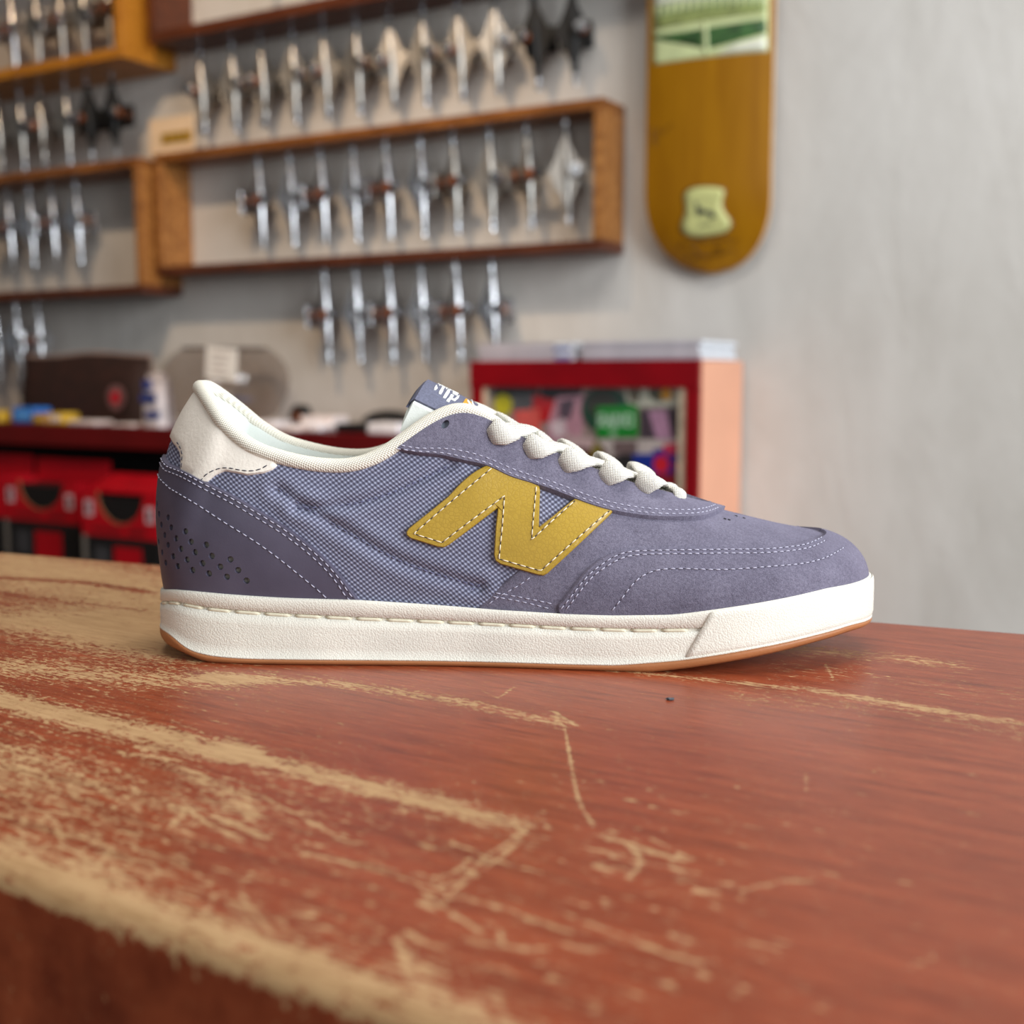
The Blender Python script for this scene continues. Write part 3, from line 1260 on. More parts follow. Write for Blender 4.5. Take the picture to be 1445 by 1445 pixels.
# heel counter with punched holes
top_edge = [(242, 655), (262, 663), (290, 678), (325, 696), (362, 717), (400, 740), (437, 767), (465, 792), (487, 818), (500, 836), (509, 849)]
perf = [(108, 770), (120, 825), (170, 845), (95, 870), (133, 885), (187, 900), (262, 920), (105, 925), (152, 942), (213, 960), (292, 978), (377, 995), (118, 980), (170, 997), (238, 1018),
        (316, 1037), (408, 1057), (510, 1076), (97, 1022), (138, 1040), (197, 1060), (271, 1078), (357, 1098), (454, 1117), (553, 1136), (108, 1078), (157, 1097), (222, 1115), (302, 1137), (392, 1155), (491, 1173), (600, 1195)]
holes = []
hb = MB()
for x, y in perf:
    c_ = np.array(st(200 + x * .2491, 520 + y * .2491))
    if c_[0] < .012:
        continue
    P0 = S(c_[0], c_[1])
    js = np.linalg.norm(S(c_[0] + .002, c_[1]) - P0) / .002
    jt = np.linalg.norm(S(c_[0], c_[1] + .002) - P0) / .002
    rr = .00135
    aa = np.linspace(0, 2 * math.pi, 11)[:-1]
    h_ = c_ + np.stack([np.cos(aa) * rr / js, np.sin(aa) * rr / jt], 1)
    if h_[:, 0].min() < .004:
        continue
    holes.append(h_)
    for sd in (-1, 1):
        pp = S(h_[:, 0], h_[:, 1], sd) + SN(h_[:, 0], h_[:, 1], sd) * .00012
        cc_ = S(c_[0], c_[1], sd) + SN(c_[0], c_[1], sd) * .0003
        f_ = [(i, (i + 1) % 10, 10) for i in range(10)]
        hb.add(np.vstack([pp, cc_[None]]), f_ if sd < 0 else [t_[::-1] for t_ in f_])
e0 = st(*top_edge[0])
eN = st(509, 849)
patch('heel_counter', [('st', 0.0, e0[1] + .012)] + top_edge + [('st', eN[0], .02), ('st', 0.0, .02)], .0016, LEATHER, smooth=True, holes=holes, spacing=.0025, label='smooth purple-grey leather heel counter with punched holes')
hb.build('perforation_backing', HOLE, shoe, smooth=True, kind='stuff')


def shift(line, d):
    a = np.asarray(line, float)
    tg = np.gradient(a, axis=0)
    tg /= np.linalg.norm(tg, axis=1)[:, None]
    return [tuple(p) for p in a + np.stack([-tg[:, 1], tg[:, 0]], 1) * d]


h1, h2 = shift(top_edge, 4.5), shift(top_edge, 10.5)
stitches('heel_stitching', [[('st', .012, st(*h1[0])[1] + .008)] + h1[:-1] + [(503, 846)], [('st', .012, st(*h2[0])[1] + .008)] + h2[:-1] + [(496, 846)],
                            [('st', .012, st(245, 690)[1] + .01), (245, 690), (280, 711), (320, 737), (360, 762), (400, 791), (430, 815), (452, 833), (465, 845)]], .0017, THREAD, L=.0019, gap=.0011, r=.00022, darkmat=DARKTH)
# small grey pull loop showing behind the tab
# suede vamp
s672, s1003 = st(672, 859)[0], sT(1003)
patch('vamp', [(672, 859), (698, 833), (724, 811), (780, 764), (838, 714), (880, 722), (930, 727), (975, 724), (998, 719), ('st', s1003, 1.0), ('st', .5 * (s1003 + 1), 1.0), ('st', 1.0, 1.0), ('st', 1.0, .02), ('st', s672, .02)],
      .0009, SUEDE)
# mustard letter patch
Nc = lambda pts: [(540 + x * .2491, 520 + y * .2491) for x, y in pts]
Nout = Nc([(585, 553), (640, 560), (760, 618), (884, 676), (888, 700), (884, 905), (1085, 745), (1180, 775), (1308, 812), (1270, 850), (1100, 1010), (935, 1160), (915, 1172), (885, 1170), (670, 1108), (640, 1088), (632, 1055), (640, 900), (652, 792), (375, 1000), (352, 1012), (320, 1012), (160, 962), (138, 945), (136, 925), (150, 905), (370, 730)])
for sd_ in (-1, 1):
    patch('letter_patch', Nout, .0021, MUSTARD, spacing=.0025, ring=.0004, low=.75, sides=(sd_,), label='mustard yellow leather letter N patch')
Nst = Nc([(612, 572), (380, 765), (178, 935), (340, 985), (520, 850), (688, 728), (678, 900), (662, 1078), (780, 1112), (898, 1146), (1090, 980), (1290, 812)])
Nst2 = Nc([(866, 680), (855, 830), (845, 975), (960, 870), (1095, 752)])
stitches('letter_stitching', [Nst, Nst2], .0023, THREADC, L=.0024, gap=.0011, r=.00025, darkmat=DARKTH, smooth=False)
# eyestay
es_low = [(556, 634), (580, 641), (620, 646), (655, 654), (690, 663), (715, 675), (745, 685), (780, 697), (815, 711), (850, 723), (885, 731), (920, 735.5), (960, 737), (992, 735), (1010, 729), (1019, 724)]
uh = np.array(st(628, 600))
js = np.linalg.norm(S(uh[0] + .002, uh[1]) - S(*uh)) / .002
jt = np.linalg.norm(S(uh[0], uh[1] + .002) - S(*uh)) / .002
aa = np.linspace(0, 2 * math.pi, 13)[:-1]
uhole = uh + np.stack([np.cos(aa) * .0017 / js, np.sin(aa) * .0016 / jt], 1)
patch('eyestay', [('st', sT(548), .985)] + es_low + [('st', sT(1020), 1.0), ('st', sT(1003), 1.0), ('st', sT(940), 1.0), ('st', sT(840), 1.0), ('st', sT(712), 1.0), ('st', sT(645), .985), ('st', sT(600), .985)],
      .0026, SUEDE, smooth=True, spacing=.0026, ring=.0009, holes=[uhole])
mb = MB()
for sd in (-1, 1):
    pp = S(uhole[:, 0], uhole[:, 1], sd) + SN(uhole[:, 0], uhole[:, 1], sd) * .0002
    mb.add(pp, [tuple(range(12)) if sd < 0 else tuple(range(11, -1, -1))])
    n_ = SN(uhole[:, 0], uhole[:, 1], sd)
    tp = S(uhole[:, 0], uhole[:, 1], sd) + n_ * .0014
    lo_ = S(uhole[:, 0], uhole[:, 1], sd) + n_ * .0002
    mb.add(np.vstack([tp, lo_]), [(i, (i + 1) % 12, 12 + (i + 1) % 12, 12 + i) for i in range(12)])
mb.build('spare_eyelet', plain('grey_eyelet', (120, 128, 142), .5), shoe, smooth=True)
stitches('eyestay_stitching', [[(566, 629), (585, 633), (620, 634), (660, 640), (692, 651), (718, 663), (748, 674), (783, 686), (818, 700), (853, 712), (888, 720), (925, 725), (962, 727), (990, 725), (1008, 720)],
                               [(560, 634), (585, 637.5), (620, 640), (656, 647), (690, 657), (716, 669), (746, 680), (781, 692), (816, 706), (851, 717.5), (886, 725.5), (922, 730.5), (961, 732), (991, 730), (1011, 724.5)]], .0027, THREAD, r=.00021, L=.0017, gap=.0011)
# mudguard around the toe
mg = [(787, 866), (787, 852), (800, 837), (828, 803), (848, 788), (872, 779), (905, 776), (960, 776), (1030, 776.5), (1080, 776), (1115, 773), (1138, 768)]
tq = [t for t in np.linspace(.3, 1, 200)]
pc = sproj(S(np.ones(200), np.array(tq)))
t1155 = float(np.interp(1155, pc[::-1, 0], np.array(tq)[::-1]))
s787 = st(787, 862)[0]
patch('mudguard', mg[1:] + [('st', 1.0, t1155), ('st', 1.0, .02), ('st', s787, .02)], .0022, SUEDE, smooth=True, ring=.0009)
stitches('toe_stitching', [[(792, 858), (805, 843), (832, 811), (852, 796), (876, 784), (905, 780.5), (960, 780), (1030, 780.5), (1083, 780), (1118, 777), (1143, 771.5), (1158, 764)],
                           [(800, 858), (812, 843), (838, 813), (857, 800), (880, 789), (907, 785.5), (960, 785), (1030, 785.5), (1084, 785), (1120, 782), (1147, 776), (1163, 768)],
                           [(864, 860), (880, 841), (896, 822), (918, 809), (943, 805), (1011, 807), (1090, 803), (1143, 797), (1169, 788), (1188, 777)]], .0023, THREAD, r=.00021, L=.0019, gap=.0010, darkmat=DARKTH)
stitches('quarter_stitching', [[(748, 815), (735, 824), (712, 837), (690, 852), (684, 858)], [(700, 836), (740, 843), (787, 853)], [(696, 841), (740, 849), (783, 860)]], .0010, THREAD, r=.00021, L=.0018, gap=.0011)
stitches('quilting_stitching', [[(392, 690), (440, 722), (500, 757), (560, 790), (620, 812), (676, 828)], [(419, 717), (474, 714), (530, 703), (560, 692), (595, 676), (637, 655)],
                                [(640, 850), (660, 836), (690, 818), (715, 803)]], -.0009, plain('grey_thread', (96, 95, 124), .7), r=.00028, L=.0018, gap=.0009)
# toe vents
mb = MB()
for x, y in [(1022, 735), (1028, 736.5), (1038, 731), (1049, 734)]:
    c_ = st(x, y)
    p_ = S(*c_) + SN(*c_) * .0008
    n_ = SN(*c_)
    mb.cyl(p_, p_ + n_ * .0003, .0006, n=8)
mb.build('toe_vents', plain('vent_hole', (30, 28, 36), .9), shoe, kind='stuff')

# ---- collar roll and lining
iend = int(sT(716) * (NSC - 1))
lat = TL[:iend + 1]
path = np.vstack([lat[::-1], TM[1:iend + 1]])
spxp = np.r_[spx[:iend + 1][::-1], spx[1:iend + 1]]
rad = np.interp(spxp, [283, 330, 430, 640, 700, 716], [.0032, .0031, .0029, .0027, .0026, .0016])
# smooth the path over the heel
for _ in range(6):
    path[1:-1] = path[1:-1] * .5 + (path[:-2] + path[2:]) * .25
MB().tube(path[::2], rad[::2], n=14).build('collar_roll', KNIT, shoe, smooth=True)
ni = int(sT(716) * (NSC - 1))
ss = np.linspace(0, sT(716), 120)
tt_ = np.linspace(1.0, .12, 30)
Sg, Tg = np.meshgrid(ss, tt_, indexing='ij')
mb = MB()
for sd in (-1, 1):
    thick = .0030 + .0030 * np.clip((1 - Tg) / .2, 0, 1) ** .7
    N_ = SN(Sg, Tg, sd)
    N_[:, :, 2] *= .2
    N_ /= np.linalg.norm(N_, axis=-1)[..., None]
    mb.grid(S(Sg, Tg, sd) - N_ * thick[..., None], flip=(sd < 0))
mb.build('collar_lining', LINING, shoe, smooth=True)
ins_ = np.column_stack([OL - ON * .008, pf(ZT, OL[:, 0]) + .004])
mesh_obj('insole', ins_, [tuple(range(NO))], LINING, shoe)

# ---- tongue
TC = np.array([sy(x, y, 0) for x, y in [(603, 538), (630, 551), (657, 564), (700, 588), (745, 614), (790, 638), (840, 662), (890, 682), (940, 700), (985, 716)]])
_d = np.r_[0, np.cumsum(np.linalg.norm(np.diff(TC, axis=0), axis=1))]


def tongue(u, v, off=0.0):
    c_ = cubic(_d, TC, np.clip(u, 0, 1) * _d[-1])
    c2 = cubic(_d, TC, np.clip(np.asarray(u) + .01, 0, 1.0) * _d[-1])
    c1 = cubic(_d, TC, np.clip(np.asarray(u) - .01, 0, 1.0) * _d[-1])
    tg = (c2 - c1) / np.linalg.norm(c2 - c1, axis=-1)[..., None]
    hw = np.interp(u, [0, .3, 1], [.0235, .025, .019])
    y = v * hw
    n = np.stack([-tg[..., 2], np.zeros_like(y), tg[..., 0]], -1)
    drop = .0075 * v ** 2 + .002 * v ** 6
    slope = -(.015 * v + .012 * v ** 5) / hw
    nn = n + np.stack([np.zeros_like(y), -slope, np.zeros_like(y)], -1)
    nn /= np.linalg.norm(nn, axis=-1)[..., None]
    P = c_ - n * drop[..., None]
    P[..., 1] = y
    off = np.asarray(off)[..., None] * np.ones_like(nn)
    return P + np.where(off > 0, nn, n) * off


uu, vv = np.meshgrid(np.linspace(0, 1, 60), np.linspace(-1, 1, 25), indexing='ij')
mb = MB()
prof_ = [(0, 0), (-.0015, -.0014), (-.006, -.0022), (-.0105, -.0016), (-.012, 0)]
mb.grid(tongue(uu, vv, np.zeros_like(uu)), flip=True)
mb.grid(tongue(uu, vv, np.full_like(uu, -.012)))
u0, v0 = np.zeros((5, 25)), np.tile(np.linspace(-1, 1, 25), (5, 1))
off0 = np.tile(np.array([p[0] for p in prof_])[:, None], (1, 25))
E0 = tongue(u0, v0, off0)
E0[:, :, 0] += np.array([p[1] for p in prof_])[:, None] * .9 * (1 - np.linspace(-1, 1, 25) ** 8)[None, :]
mb.grid(E0)
for sv in (-1, 1):
    uu2 = np.tile(np.linspace(0, 1, 60)[:, None], (1, 4))
    oo = np.tile(np.linspace(0, -.012, 4), (60, 1))
    mb.grid(tongue(uu2, np.full_like(uu2, sv), oo), flip=(sv < 0))
mb.build('tongue', LINING, shoe, smooth=True)
LABELM = plain('grey_blue_label', (94, 96, 116), .75, var=.1, scale=900, bump=.2)
uu, vv = np.meshgrid(np.linspace(-.006, .185, 24), np.linspace(-.95, .95, 25), indexing='ij')
mb = MB()
Lt = tongue(np.clip(uu, 0, 1), vv, np.full_like(uu, .0009))
mb.grid(Lt, flip=True)
e1 = tongue(np.zeros(25), np.linspace(-.95, .95, 25), np.full(25, .0009))
e2 = tongue(np.zeros(25), np.linspace(-.95, .95, 25), np.full(25, -.0005))
e1 = e2 + np.array([-.0012, 0, 0])
e3 = tongue(np.zeros(25), np.linspace(-.95, .95, 25), np.full(25, -.0030)) + np.array([-.0022, 0, 0])
e4 = tongue(np.zeros(25), np.linspace(-.95, .95, 25), np.full(25, -.0032)) + np.array([-.0010, 0, 0])
mb.grid(np.stack([Lt[0], e1, e3, e4], 0))
for vx, fl in ((-.95, True), (.95, False)):
    a_ = tongue(np.linspace(0, .185, 24), np.full(24, vx), np.full(24, .0009))
    b2 = tongue(np.linspace(0, .185, 24), np.full(24, vx), np.full(24, -.0003))
    mb.grid(np.stack([a_, b2], 0), flip=fl)
lab = mb.build('tongue_label', LABELM, shoe, smooth=True, label='grey-blue woven label with white lettering')


def tongue_uv(px, py):
    ug, vg = np.meshgrid(np.linspace(0, .4, 161), np.linspace(-1, .4, 141), indexing='ij')
    q = sproj(tongue(ug, vg, np.full_like(ug, .001)))
    d = np.sum((q - np.array([px, py])) ** 2, -1)
    k = np.unravel_index(np.argmin(d), d.shape)
    return ug[k], vg[k]


def label_strokes(name, polys, mat, off):
    mb = MB()
    for poly in polys:
        q = np.array([tongue_uv(570 + x * .1038, 525 + y * .1038) for x, y in densify(poly, 25, True)])
        vo, tris, _f = fill2d(q * np.array([.11, .024]), .0012)
        qq = vo / np.array([.11, .024])
        P = tongue(qq[:, 0], qq[:, 1], np.full(len(qq), off))
        B2 = tongue(qq[:, 0], qq[:, 1], np.full(len(qq), off - .0003))
        n = len(P)
        mb.add(np.vstack([P, B2]), [t_ for t_ in tris] + [(b, a, n + a, n + b) for a, b in boundary_edges(tris)])
    o = mb.build(name, mat, lab)
    return o


WHITEM = plain('white_print', (236, 236, 232), .6, var=.03)
label_strokes('lettering', [[(470, 142), (742, 292), (728, 328), (455, 178)],
                            [(440, 178), (472, 195), (432, 250), (405, 238)],
                            [(520, 195), (556, 212), (500, 308), (470, 292)],
                            [(600, 238), (640, 258), (560, 362), (526, 345)],
                            [(655, 280), (690, 300), (610, 412), (578, 395)],
                            [(712, 300), (752, 318), (742, 352), (700, 396), (676, 384), (712, 345)],
                            [(640, 350), (700, 378), (690, 398), (628, 368)]], WHITEM, .0012)
label_strokes('gold_flash', [[(835, 358), (930, 415), (1005, 505), (880, 480), (790, 432)]], plain('gold_print', (206, 152, 44), .5, var=.04), .0011)
label_strokes('flash_stripes', [[(855, 395), (868, 388), (925, 470), (900, 474)], [(885, 385), (905, 392), (985, 500), (960, 496)]], WHITEM, .0014)

# ---- laces
eye = [(694, 617), (745, 639), (795, 660), (852, 680), (904, 695), (958, 711)]
ctr = [(752, 608), (800, 634), (852, 656), (900, 674), (938, 688)]


def eyp(i, sd=-1):
    c_ = np.array(st(*eye[i]))
    P, N = S(c_[0], c_[1], sd), SN(c_[0], c_[1], sd)
    return P, N


def resample(pts, n):
    pts = np.asarray(pts, float)
    d = np.r_[0, np.cumsum(np.linalg.norm(np.diff(pts, axis=0), axis=1))]
    return cubic(d, pts, np.linspace(0, d[-1], n)), np.linspace(0, d[-1], n) / d[-1], d / d[-1]


for i in range(5):
    for sd in (-1, 1):
        P0, N0 = eyp(i, sd)
        P1, N1 = eyp(i + 1, -sd)
        rise = .0058 if sd < 0 else .0036
        cx = sy(ctr[i][0] - (6 if sd < 0 else 12), ctr[i][1], 0)
        cx = np.array([cx[0], 0, cx[2]]) + np.array([.0004, 0, .0010 if sd < 0 else -.0006])
        lift = np.array([0, 0, .0036 if sd > 0 else .0])
        a2 = P0 + (cx - P0) * .42 + N0 * rise + lift
        a1 = P0 + (cx - P0) * .10 + N0 * .0066 + lift * .5
        e2 = cx + (P1 - cx) * .5 + np.array([0, 0, .0015])
        pts = [P0 + N0 * .0012 - (cx - P0) * .06, a1, a2, cx, e2, P1 + N1 * .0005]
        nrm = [N0, N0, N0 * .7 + np.array([0, 0, .5]), np.array([.25, 0, 1.0]), N1 * .6 + np.array([0, 0, .5]), N1]
        C_, q_, dk = resample(pts, 26)
        nn = np.stack([np.interp(q_, dk, [v[k] for v in nrm]) for k in range(3)], 1)
        wd = np.interp(q_, dk, [.0034, .0056, .0056, .0042, .0038, .0030])
        th_ = np.interp(q_, dk, [.0013, .0020, .0016, .0013, .0012, .0010])
        MB().tube(C_, wd, n=14, flat=(nn, th_)).build('lace_strap', LACE, shoe, smooth=True)
P0, N0 = eyp(5, -1)
P1, N1 = eyp(5, 1)
cx = sy(938, 686, 0)
cx[1] = 0
pts = [P0 - N0 * .0002, P0 + N0 * .0032 + (cx - P0) * .12, P0 + (cx - P0) * .5 + N0 * .0028, cx, P1 + (cx - P1) * .5 + N1 * .0028, P1 + N1 * .003, P1 - N1 * .0002]
nrm = [N0, N0, N0 + np.array([0, 0, .3]), np.array([.3, 0, 1.0]), N1 + np.array([0, 0, .3]), N1, N1]
C_, q_, dk = resample(pts, 26)
nn = np.stack([np.interp(q_, dk, [v[k] for v in nrm]) for k in range(3)], 1)
MB().tube(C_, np.interp(q_, dk, [.0018, .0030, .0030, .0030, .003, .003, .002]), n=14, flat=(nn, np.full(26, .0013))).build('lace_strap', LACE, shoe, smooth=True)

# ------------------------------------------------------------------ wall shelves
def wood(name, dark, mid_, light, rough=.45):
    m = NT(name, mid_, rough)
    n1 = m.noise(m.co((2.2, 14, 14)), 5, 5, .6, .5)
    n2 = m.noise(m.co((9, 90, 90)), 3, 4, .6)
    c = m.ramp(n1, [(.28, dark), (.5, mid_), (.72, light)])
    m.to('Base Color', m.mix(.3, c, m.ramp(n2, [(.3, dark), (.7, light)])))
    m.bump(n2, .2, .002)
    return m.m


WOODH = wood('oiled_wood', (70, 34, 10), (126, 72, 26), (168, 106, 46))
WOODV = wood('oiled_wood_upright', (96, 52, 18), (150, 94, 42), (198, 140, 76))
WOODG = wood('golden_wood', (134, 78, 14), (176, 112, 28), (200, 138, 48))
WOODD = wood('dark_wood', (52, 22, 10), (86, 40, 20), (112, 58, 30))


def shelf_box(label, s0, s1, z0, z1, depth, mats, th=.02, group='wooden display boxes on the wall'):
    t = wall_thing('wall_shelf', label, 'shelf', s0, 0, z0, group)
    w_, h_ = s1 - s0, z1 - z0
    top_, bot_, lp, rp = mats
    MB().box(0, w_, -depth, -.001, h_ - th, h_, .0015).build('top_plank', top_, t)
    MB().box(0, w_, -depth, -.001, 0, th, .0015).build('bottom_plank', bot_, t)
    MB().box(0, th, -depth, -.001, th, h_ - th, .0015).build('side_panel', lp, t)
    MB().box(w_ - th, w_, -depth, -.001, th, h_ - th, .0015).build('side_panel', rp, t)
    return t


D1 = .10
sL, zTL = wp(217, 217, D1)
sR, zTR = wp(851, 137, D1)
_, zBL = wp(222, 382, D1)
_, zBR = wp(848, 361, D1)
MB_S0, MB_S1, MB_Z0, MB_Z1 = sL, sR, (zBL + zBR) / 2, (zTL + zTR) / 2
shelf_box('middle wooden wall box holding ten silver trucks, just left of the hanging deck', MB_S0, MB_S1, MB_Z0, MB_Z1, D1, (WOODH, WOODD, WOODV, WOODV))
zP = (wp(222, 62, D1)[1] + wp(560, 1, D1)[1]) / 2
UB_S0 = wp(219, 60, D1)[0]
shelf_box('upper dark wooden wall box cut off by the top of the picture, trucks hanging beneath', UB_S0, UB_S0 + 1.32, zP, zP + .33, D1 + .02, (WOODH, WOODD, WOODD, WOODD), .024)
D2 = .17
zL = (wp(0, 117, D2)[1] + wp(165, 76, D2)[1]) / 2
LB_S1 = wp(172, 70, D2)[0]
shelf_box('golden wooden wall box in the top left corner of the picture', LB_S1 - 1.3, LB_S1, zL, zL + .34, D2, (WOODG, WOODG, WOODG, WOODG), .024)
D3 = .13
LM_S1 = wp(198, 300, D3)[0]
zM0 = (wp(0, 424, D3)[1] + wp(195, 413, D3)[1]) / 2
zM1 = (wp(0, 246, D3)[1] + wp(180, 224, D3)[1]) / 2
shelf_box('lower left wooden wall box with four silver trucks inside', LM_S1 - 1.3, LM_S1, zM0, zM1, D3, (WOODH, WOODD, WOODV, WOODV))

# ------------------------------------------------------------------ skateboard trucks
m = NT('polished_metal', (205, 205, 208), .24, 1.0)
m.to('Roughness', m.math('MULTIPLY_ADD', m.noise(m.co(), 90, 3), .22, .14))
METAL = m.m
m = NT('raw_metal', (176, 172, 166), .36, 1.0)
m.to('Roughness', m.math('MULTIPLY_ADD', m.noise(m.co(), 60, 3), .25, .24))
METAL2 = m.m
BLACKM = plain('black_coating', (9, 9, 10), .5, spec=.35)
ORANGE = plain('orange_urethane', (128, 66, 28), .5)
STEEL = plain('steel', (190, 192, 196), .25, 1.0, var=.06)


def hanger_mesh():
    mb = MB()
    prof_ = [(.0001, -.080), (.0058, -.080), (.0066, -.076), (.0078, -.05), (.0105, -.025), (.0115, 0), (.0105, .025), (.0078, .05), (.0066, .076), (.0058, .080), (.0001, .080)]
    mb.lathe(prof_, 14)
    for tri, th_ in (([(.003, -.070), (.012, -.050), (.021, -.029), (.029, -.013), (.035, -.007), (.035, .007), (.029, .013), (.021, .029), (.012, .050), (.003, .070)], .006),
                     ([(-.003, .064), (-.012, .042), (-.021, .023), (-.027, .012), (-.027, -.012), (-.021, -.023), (-.012, -.042), (-.003, -.064)], .005)):
        n = len(tri)
        mb.add([(x, -th_, z) for x, z in tri] + [(x, th_, z) for x, z in tri],
               [tuple(range(n)), tuple(range(2 * n - 1, n - 1, -1))] + [((i + 1) % n, i, n + i, n + (i + 1) % n) for i in range(n)])
    prof_ = [(.009, -.008), (.0155, -.008), (.0155, .008), (.009, .008), (.009, -.008)]
    mb.lathe(prof_, 18, Matrix.Translation((-.019, 0, 0)) @ Matrix.Rotation(math.pi / 2, 4, 'X'))
    return mb


def make_truck(metal):
    t = thing('skateboard_truck', 'x', 'truck')
    h_ = hanger_mesh().build('hanger', metal, t, smooth=True)
    bm = bmesh.new()
    bm.from_mesh(h_.data)
    for e in bm.edges:
        if len(e.link_faces) == 2 and e.link_faces[0].normal.angle(e.link_faces[1].normal, 0) > math.radians(40):
            e.smooth = False
    bm.to_mesh(h_.data)
    bm.free()
    MB().cyl((0, 0, -.104), (0, 0, .104), .004, n=10).build('axle', STEEL, t)
    for z in (-.1, .086):
        MB().cyl((0, 0, z), (0, 0, z + .008), .0075, n=6).build('axle_nut', STEEL, t)
    X0 = -.019
    MB().cyl((X0, -.040, 0), (X0, .030, 0), .0042, n=10).build('kingpin', STEEL, t)
    MB().cyl((X0, -.040, 0), (X0, -.032, 0), .0082, n=6).build('kingpin_nut', STEEL, t)
    MB().cyl((X0, -.032, 0), (X0, -.027, 0), .0115, n=16).build('washer', STEEL, t)
    MB().cyl((X0, -.027, 0), (X0, -.008, 0), .0095, .0115, n=16).build('bushing', ORANGE, t)
    MB().cyl((X0, .008, 0), (X0, .020, 0), .0120, .0120, n=16).build('bushing', ORANGE, t)
    mb = MB().box(-.033, .034, .030, .036, -.026, .026, .002)
    mb.cyl((X0, .020, 0), (X0, .031, 0), .0135, .014, n=16)
    mb.cyl((.028, .010, 0), (.028, .031, 0), .007, .0055, n=12)
    mb.build('baseplate', metal, t)
    return t


def copy_tree(o, parent=None):
    c_ = o.copy()
    COL.objects.link(c_)
    c_.parent = parent
    for ch in list(KIDS.get(o.name, [])):
        copy_tree(ch, c_)
    return c_


protos = {'s': make_truck(METAL), 'r': make_truck(METAL2), 'k': make_truck(BLACKM)}
KIDS = {}
for o in bpy.data.objects:
    if o.parent is not None:
        KIDS.setdefault(o.parent.name, []).append(o)
used = set()
ORD = ['first', 'second', 'third', 'fourth', 'fifth', 'sixth', 'seventh', 'eighth', 'ninth', 'tenth', 'eleventh', 'twelfth']


def truck_row(spots, ztop, o, where, group, kinds=None, edge=True):
    """spots: photo x of the upper end, photo y guess; trucks hang with the axle upright"""
    n = len(spots)
    for i, (px, py) in enumerate(spots):
        s_, _ = wp(px, py, o)
        k = (kinds or 's' * n)[i]
        if k not in used:
            t = protos[k]
            used.add(k)
        else:
            t = copy_tree(protos[k])
        t.location = wloc(s_ + .006, o, ztop - .1045)
        yaw = math.radians(16 + 6 * math.sin(i * 2.3))
        if edge and i % 2 == 0:
            yaw = math.radians(84 + 6 * math.sin(i * 1.7))
        flip = Matrix.Rotation(math.pi if i % 2 else 0.0, 3, 'Y')
        t.rotation_euler = (Matrix.Rotation(-WA, 3, 'Z') @ Matrix.Rotation(math.radians(-3.5 + .8 * math.sin(i * 3)), 3, 'Y') @ Matrix.Rotation(yaw, 3, 'Z') @ flip).to_euler()
        col_ = 'black' if k == 'k' else 'silver'
        t['label'] = f'{ORD[i]} truck from the left, {col_} metal, {where}'
        t['category'] = 'skateboard truck'
        t['group'] = group


O1 = .055
truck_row([(281, 65), (326, 55), (367, 48), (411, 40), (455, 32), (501, 24), (548, 15), (595, 8), (645, 0), (697, -8), (752, -18), (806, -26)], zP, O1,
          'in the row under the upper wall box', 'trucks under the upper wall box', 'rrrrrrrrrrkk', edge=False)
truck_row([(364, 228), (408, 222), (452, 215), (497, 207), (544, 200), (592, 192), (639, 186), (689, 181), (743, 176), (797, 170)], MB_Z1 - .02, O1,
          'inside the middle wall box', 'trucks in the middle wall box', 'ssssssrrrr')
truck_row([(457, 385), (501, 384), (548, 383), (593, 382), (643, 381), (693, 380)], MB_Z0, O1,
          'hanging below the middle wall box', 'trucks below the middle wall box', 'ssssss')
truck_row([(370, -130), (418, -140)], zP + .33 - .024, O1, 'in the upper dark box, only its tip showing', 'trucks in the upper wall box')
truck_row([(12, -55), (46, -62), (80, -68), (112, -74), (148, -80)], zL + .24, .1, 'inside the golden corner box', 'trucks in the golden corner box', 'srrrr')
truck_row([(-6, 135), (26, 122), (54, 115), (90, 106), (121, 98), (156, 90)], zL, .1, 'in the row under the golden corner box', 'trucks under the golden corner box', 'rrrrkk', edge=False)
truck_row([(10, 268), (40, 264), (71, 260), (106, 256)], zM1 - .02, .075, 'inside the lower left wall box', 'trucks in the lower left wall box', 'ssss')
truck_row([(-8, 436), (22, 434), (53, 432)], zM0, .075, 'hanging below the lower left wall box', 'trucks below the lower left wall box', 'sss')
for t in protos.values():
    assert t['label'] != 'x'

# rail that carries the trucks of the corner box
# ------------------------------------------------------------------ note card on the middle box
s0_, z0_ = wp(216, 213, .06)
s1_, z1_ = wp(276, 150, .06)
t = wall_thing('name_card', 'small cream card with a gold printed strip standing on the middle wall box', 'card', s0_, .07, MB_Z1)
w_ = s1_ - s0_
CARD = plain('cream_card', (226, 196, 160), .7, var=.04)
GOLDP = plain('gold_print_strip', (176, 134, 46), .6, var=.15, scale=60)
mb = MB().box(0, w_, 0, .004, 0, .088)
mb.build('card', CARD, t)
MB().box(w_ * .28, w_ * .97, -.0012, 0, .026, .052).build('printed_strip', GOLDP, t)
mb = MB()
for i in range(4):
    x = w_ * (.33 + .155 * i)
    mb.box(x, x + w_ * .10, -.002, -.0012, .031, .047)
    mb.box(x + w_ * .03, x + w_ * .07, -.0026, -.002, .036, .042)
mb.build('strip_lettering', plain('olive_print', (140, 108, 30), .6), t, kind='stuff')

# ------------------------------------------------------------------ deck
DO = .055
dcx = (wp(912, 200, DO)[0] + wp(1089, 200, DO)[0]) / 2
dhw = (wp(1089, 200, DO)[0] - wp(912, 200, DO)[0]) / 2
dz0 = wp(1000, 384, DO)[1]
DLEN = .82
t = wall_thing('skateboard_deck', 'mustard brown skateboard deck hung upright on the grey wall, graphic side out', 'skateboard deck', dcx, 0, dz0)
deck = t


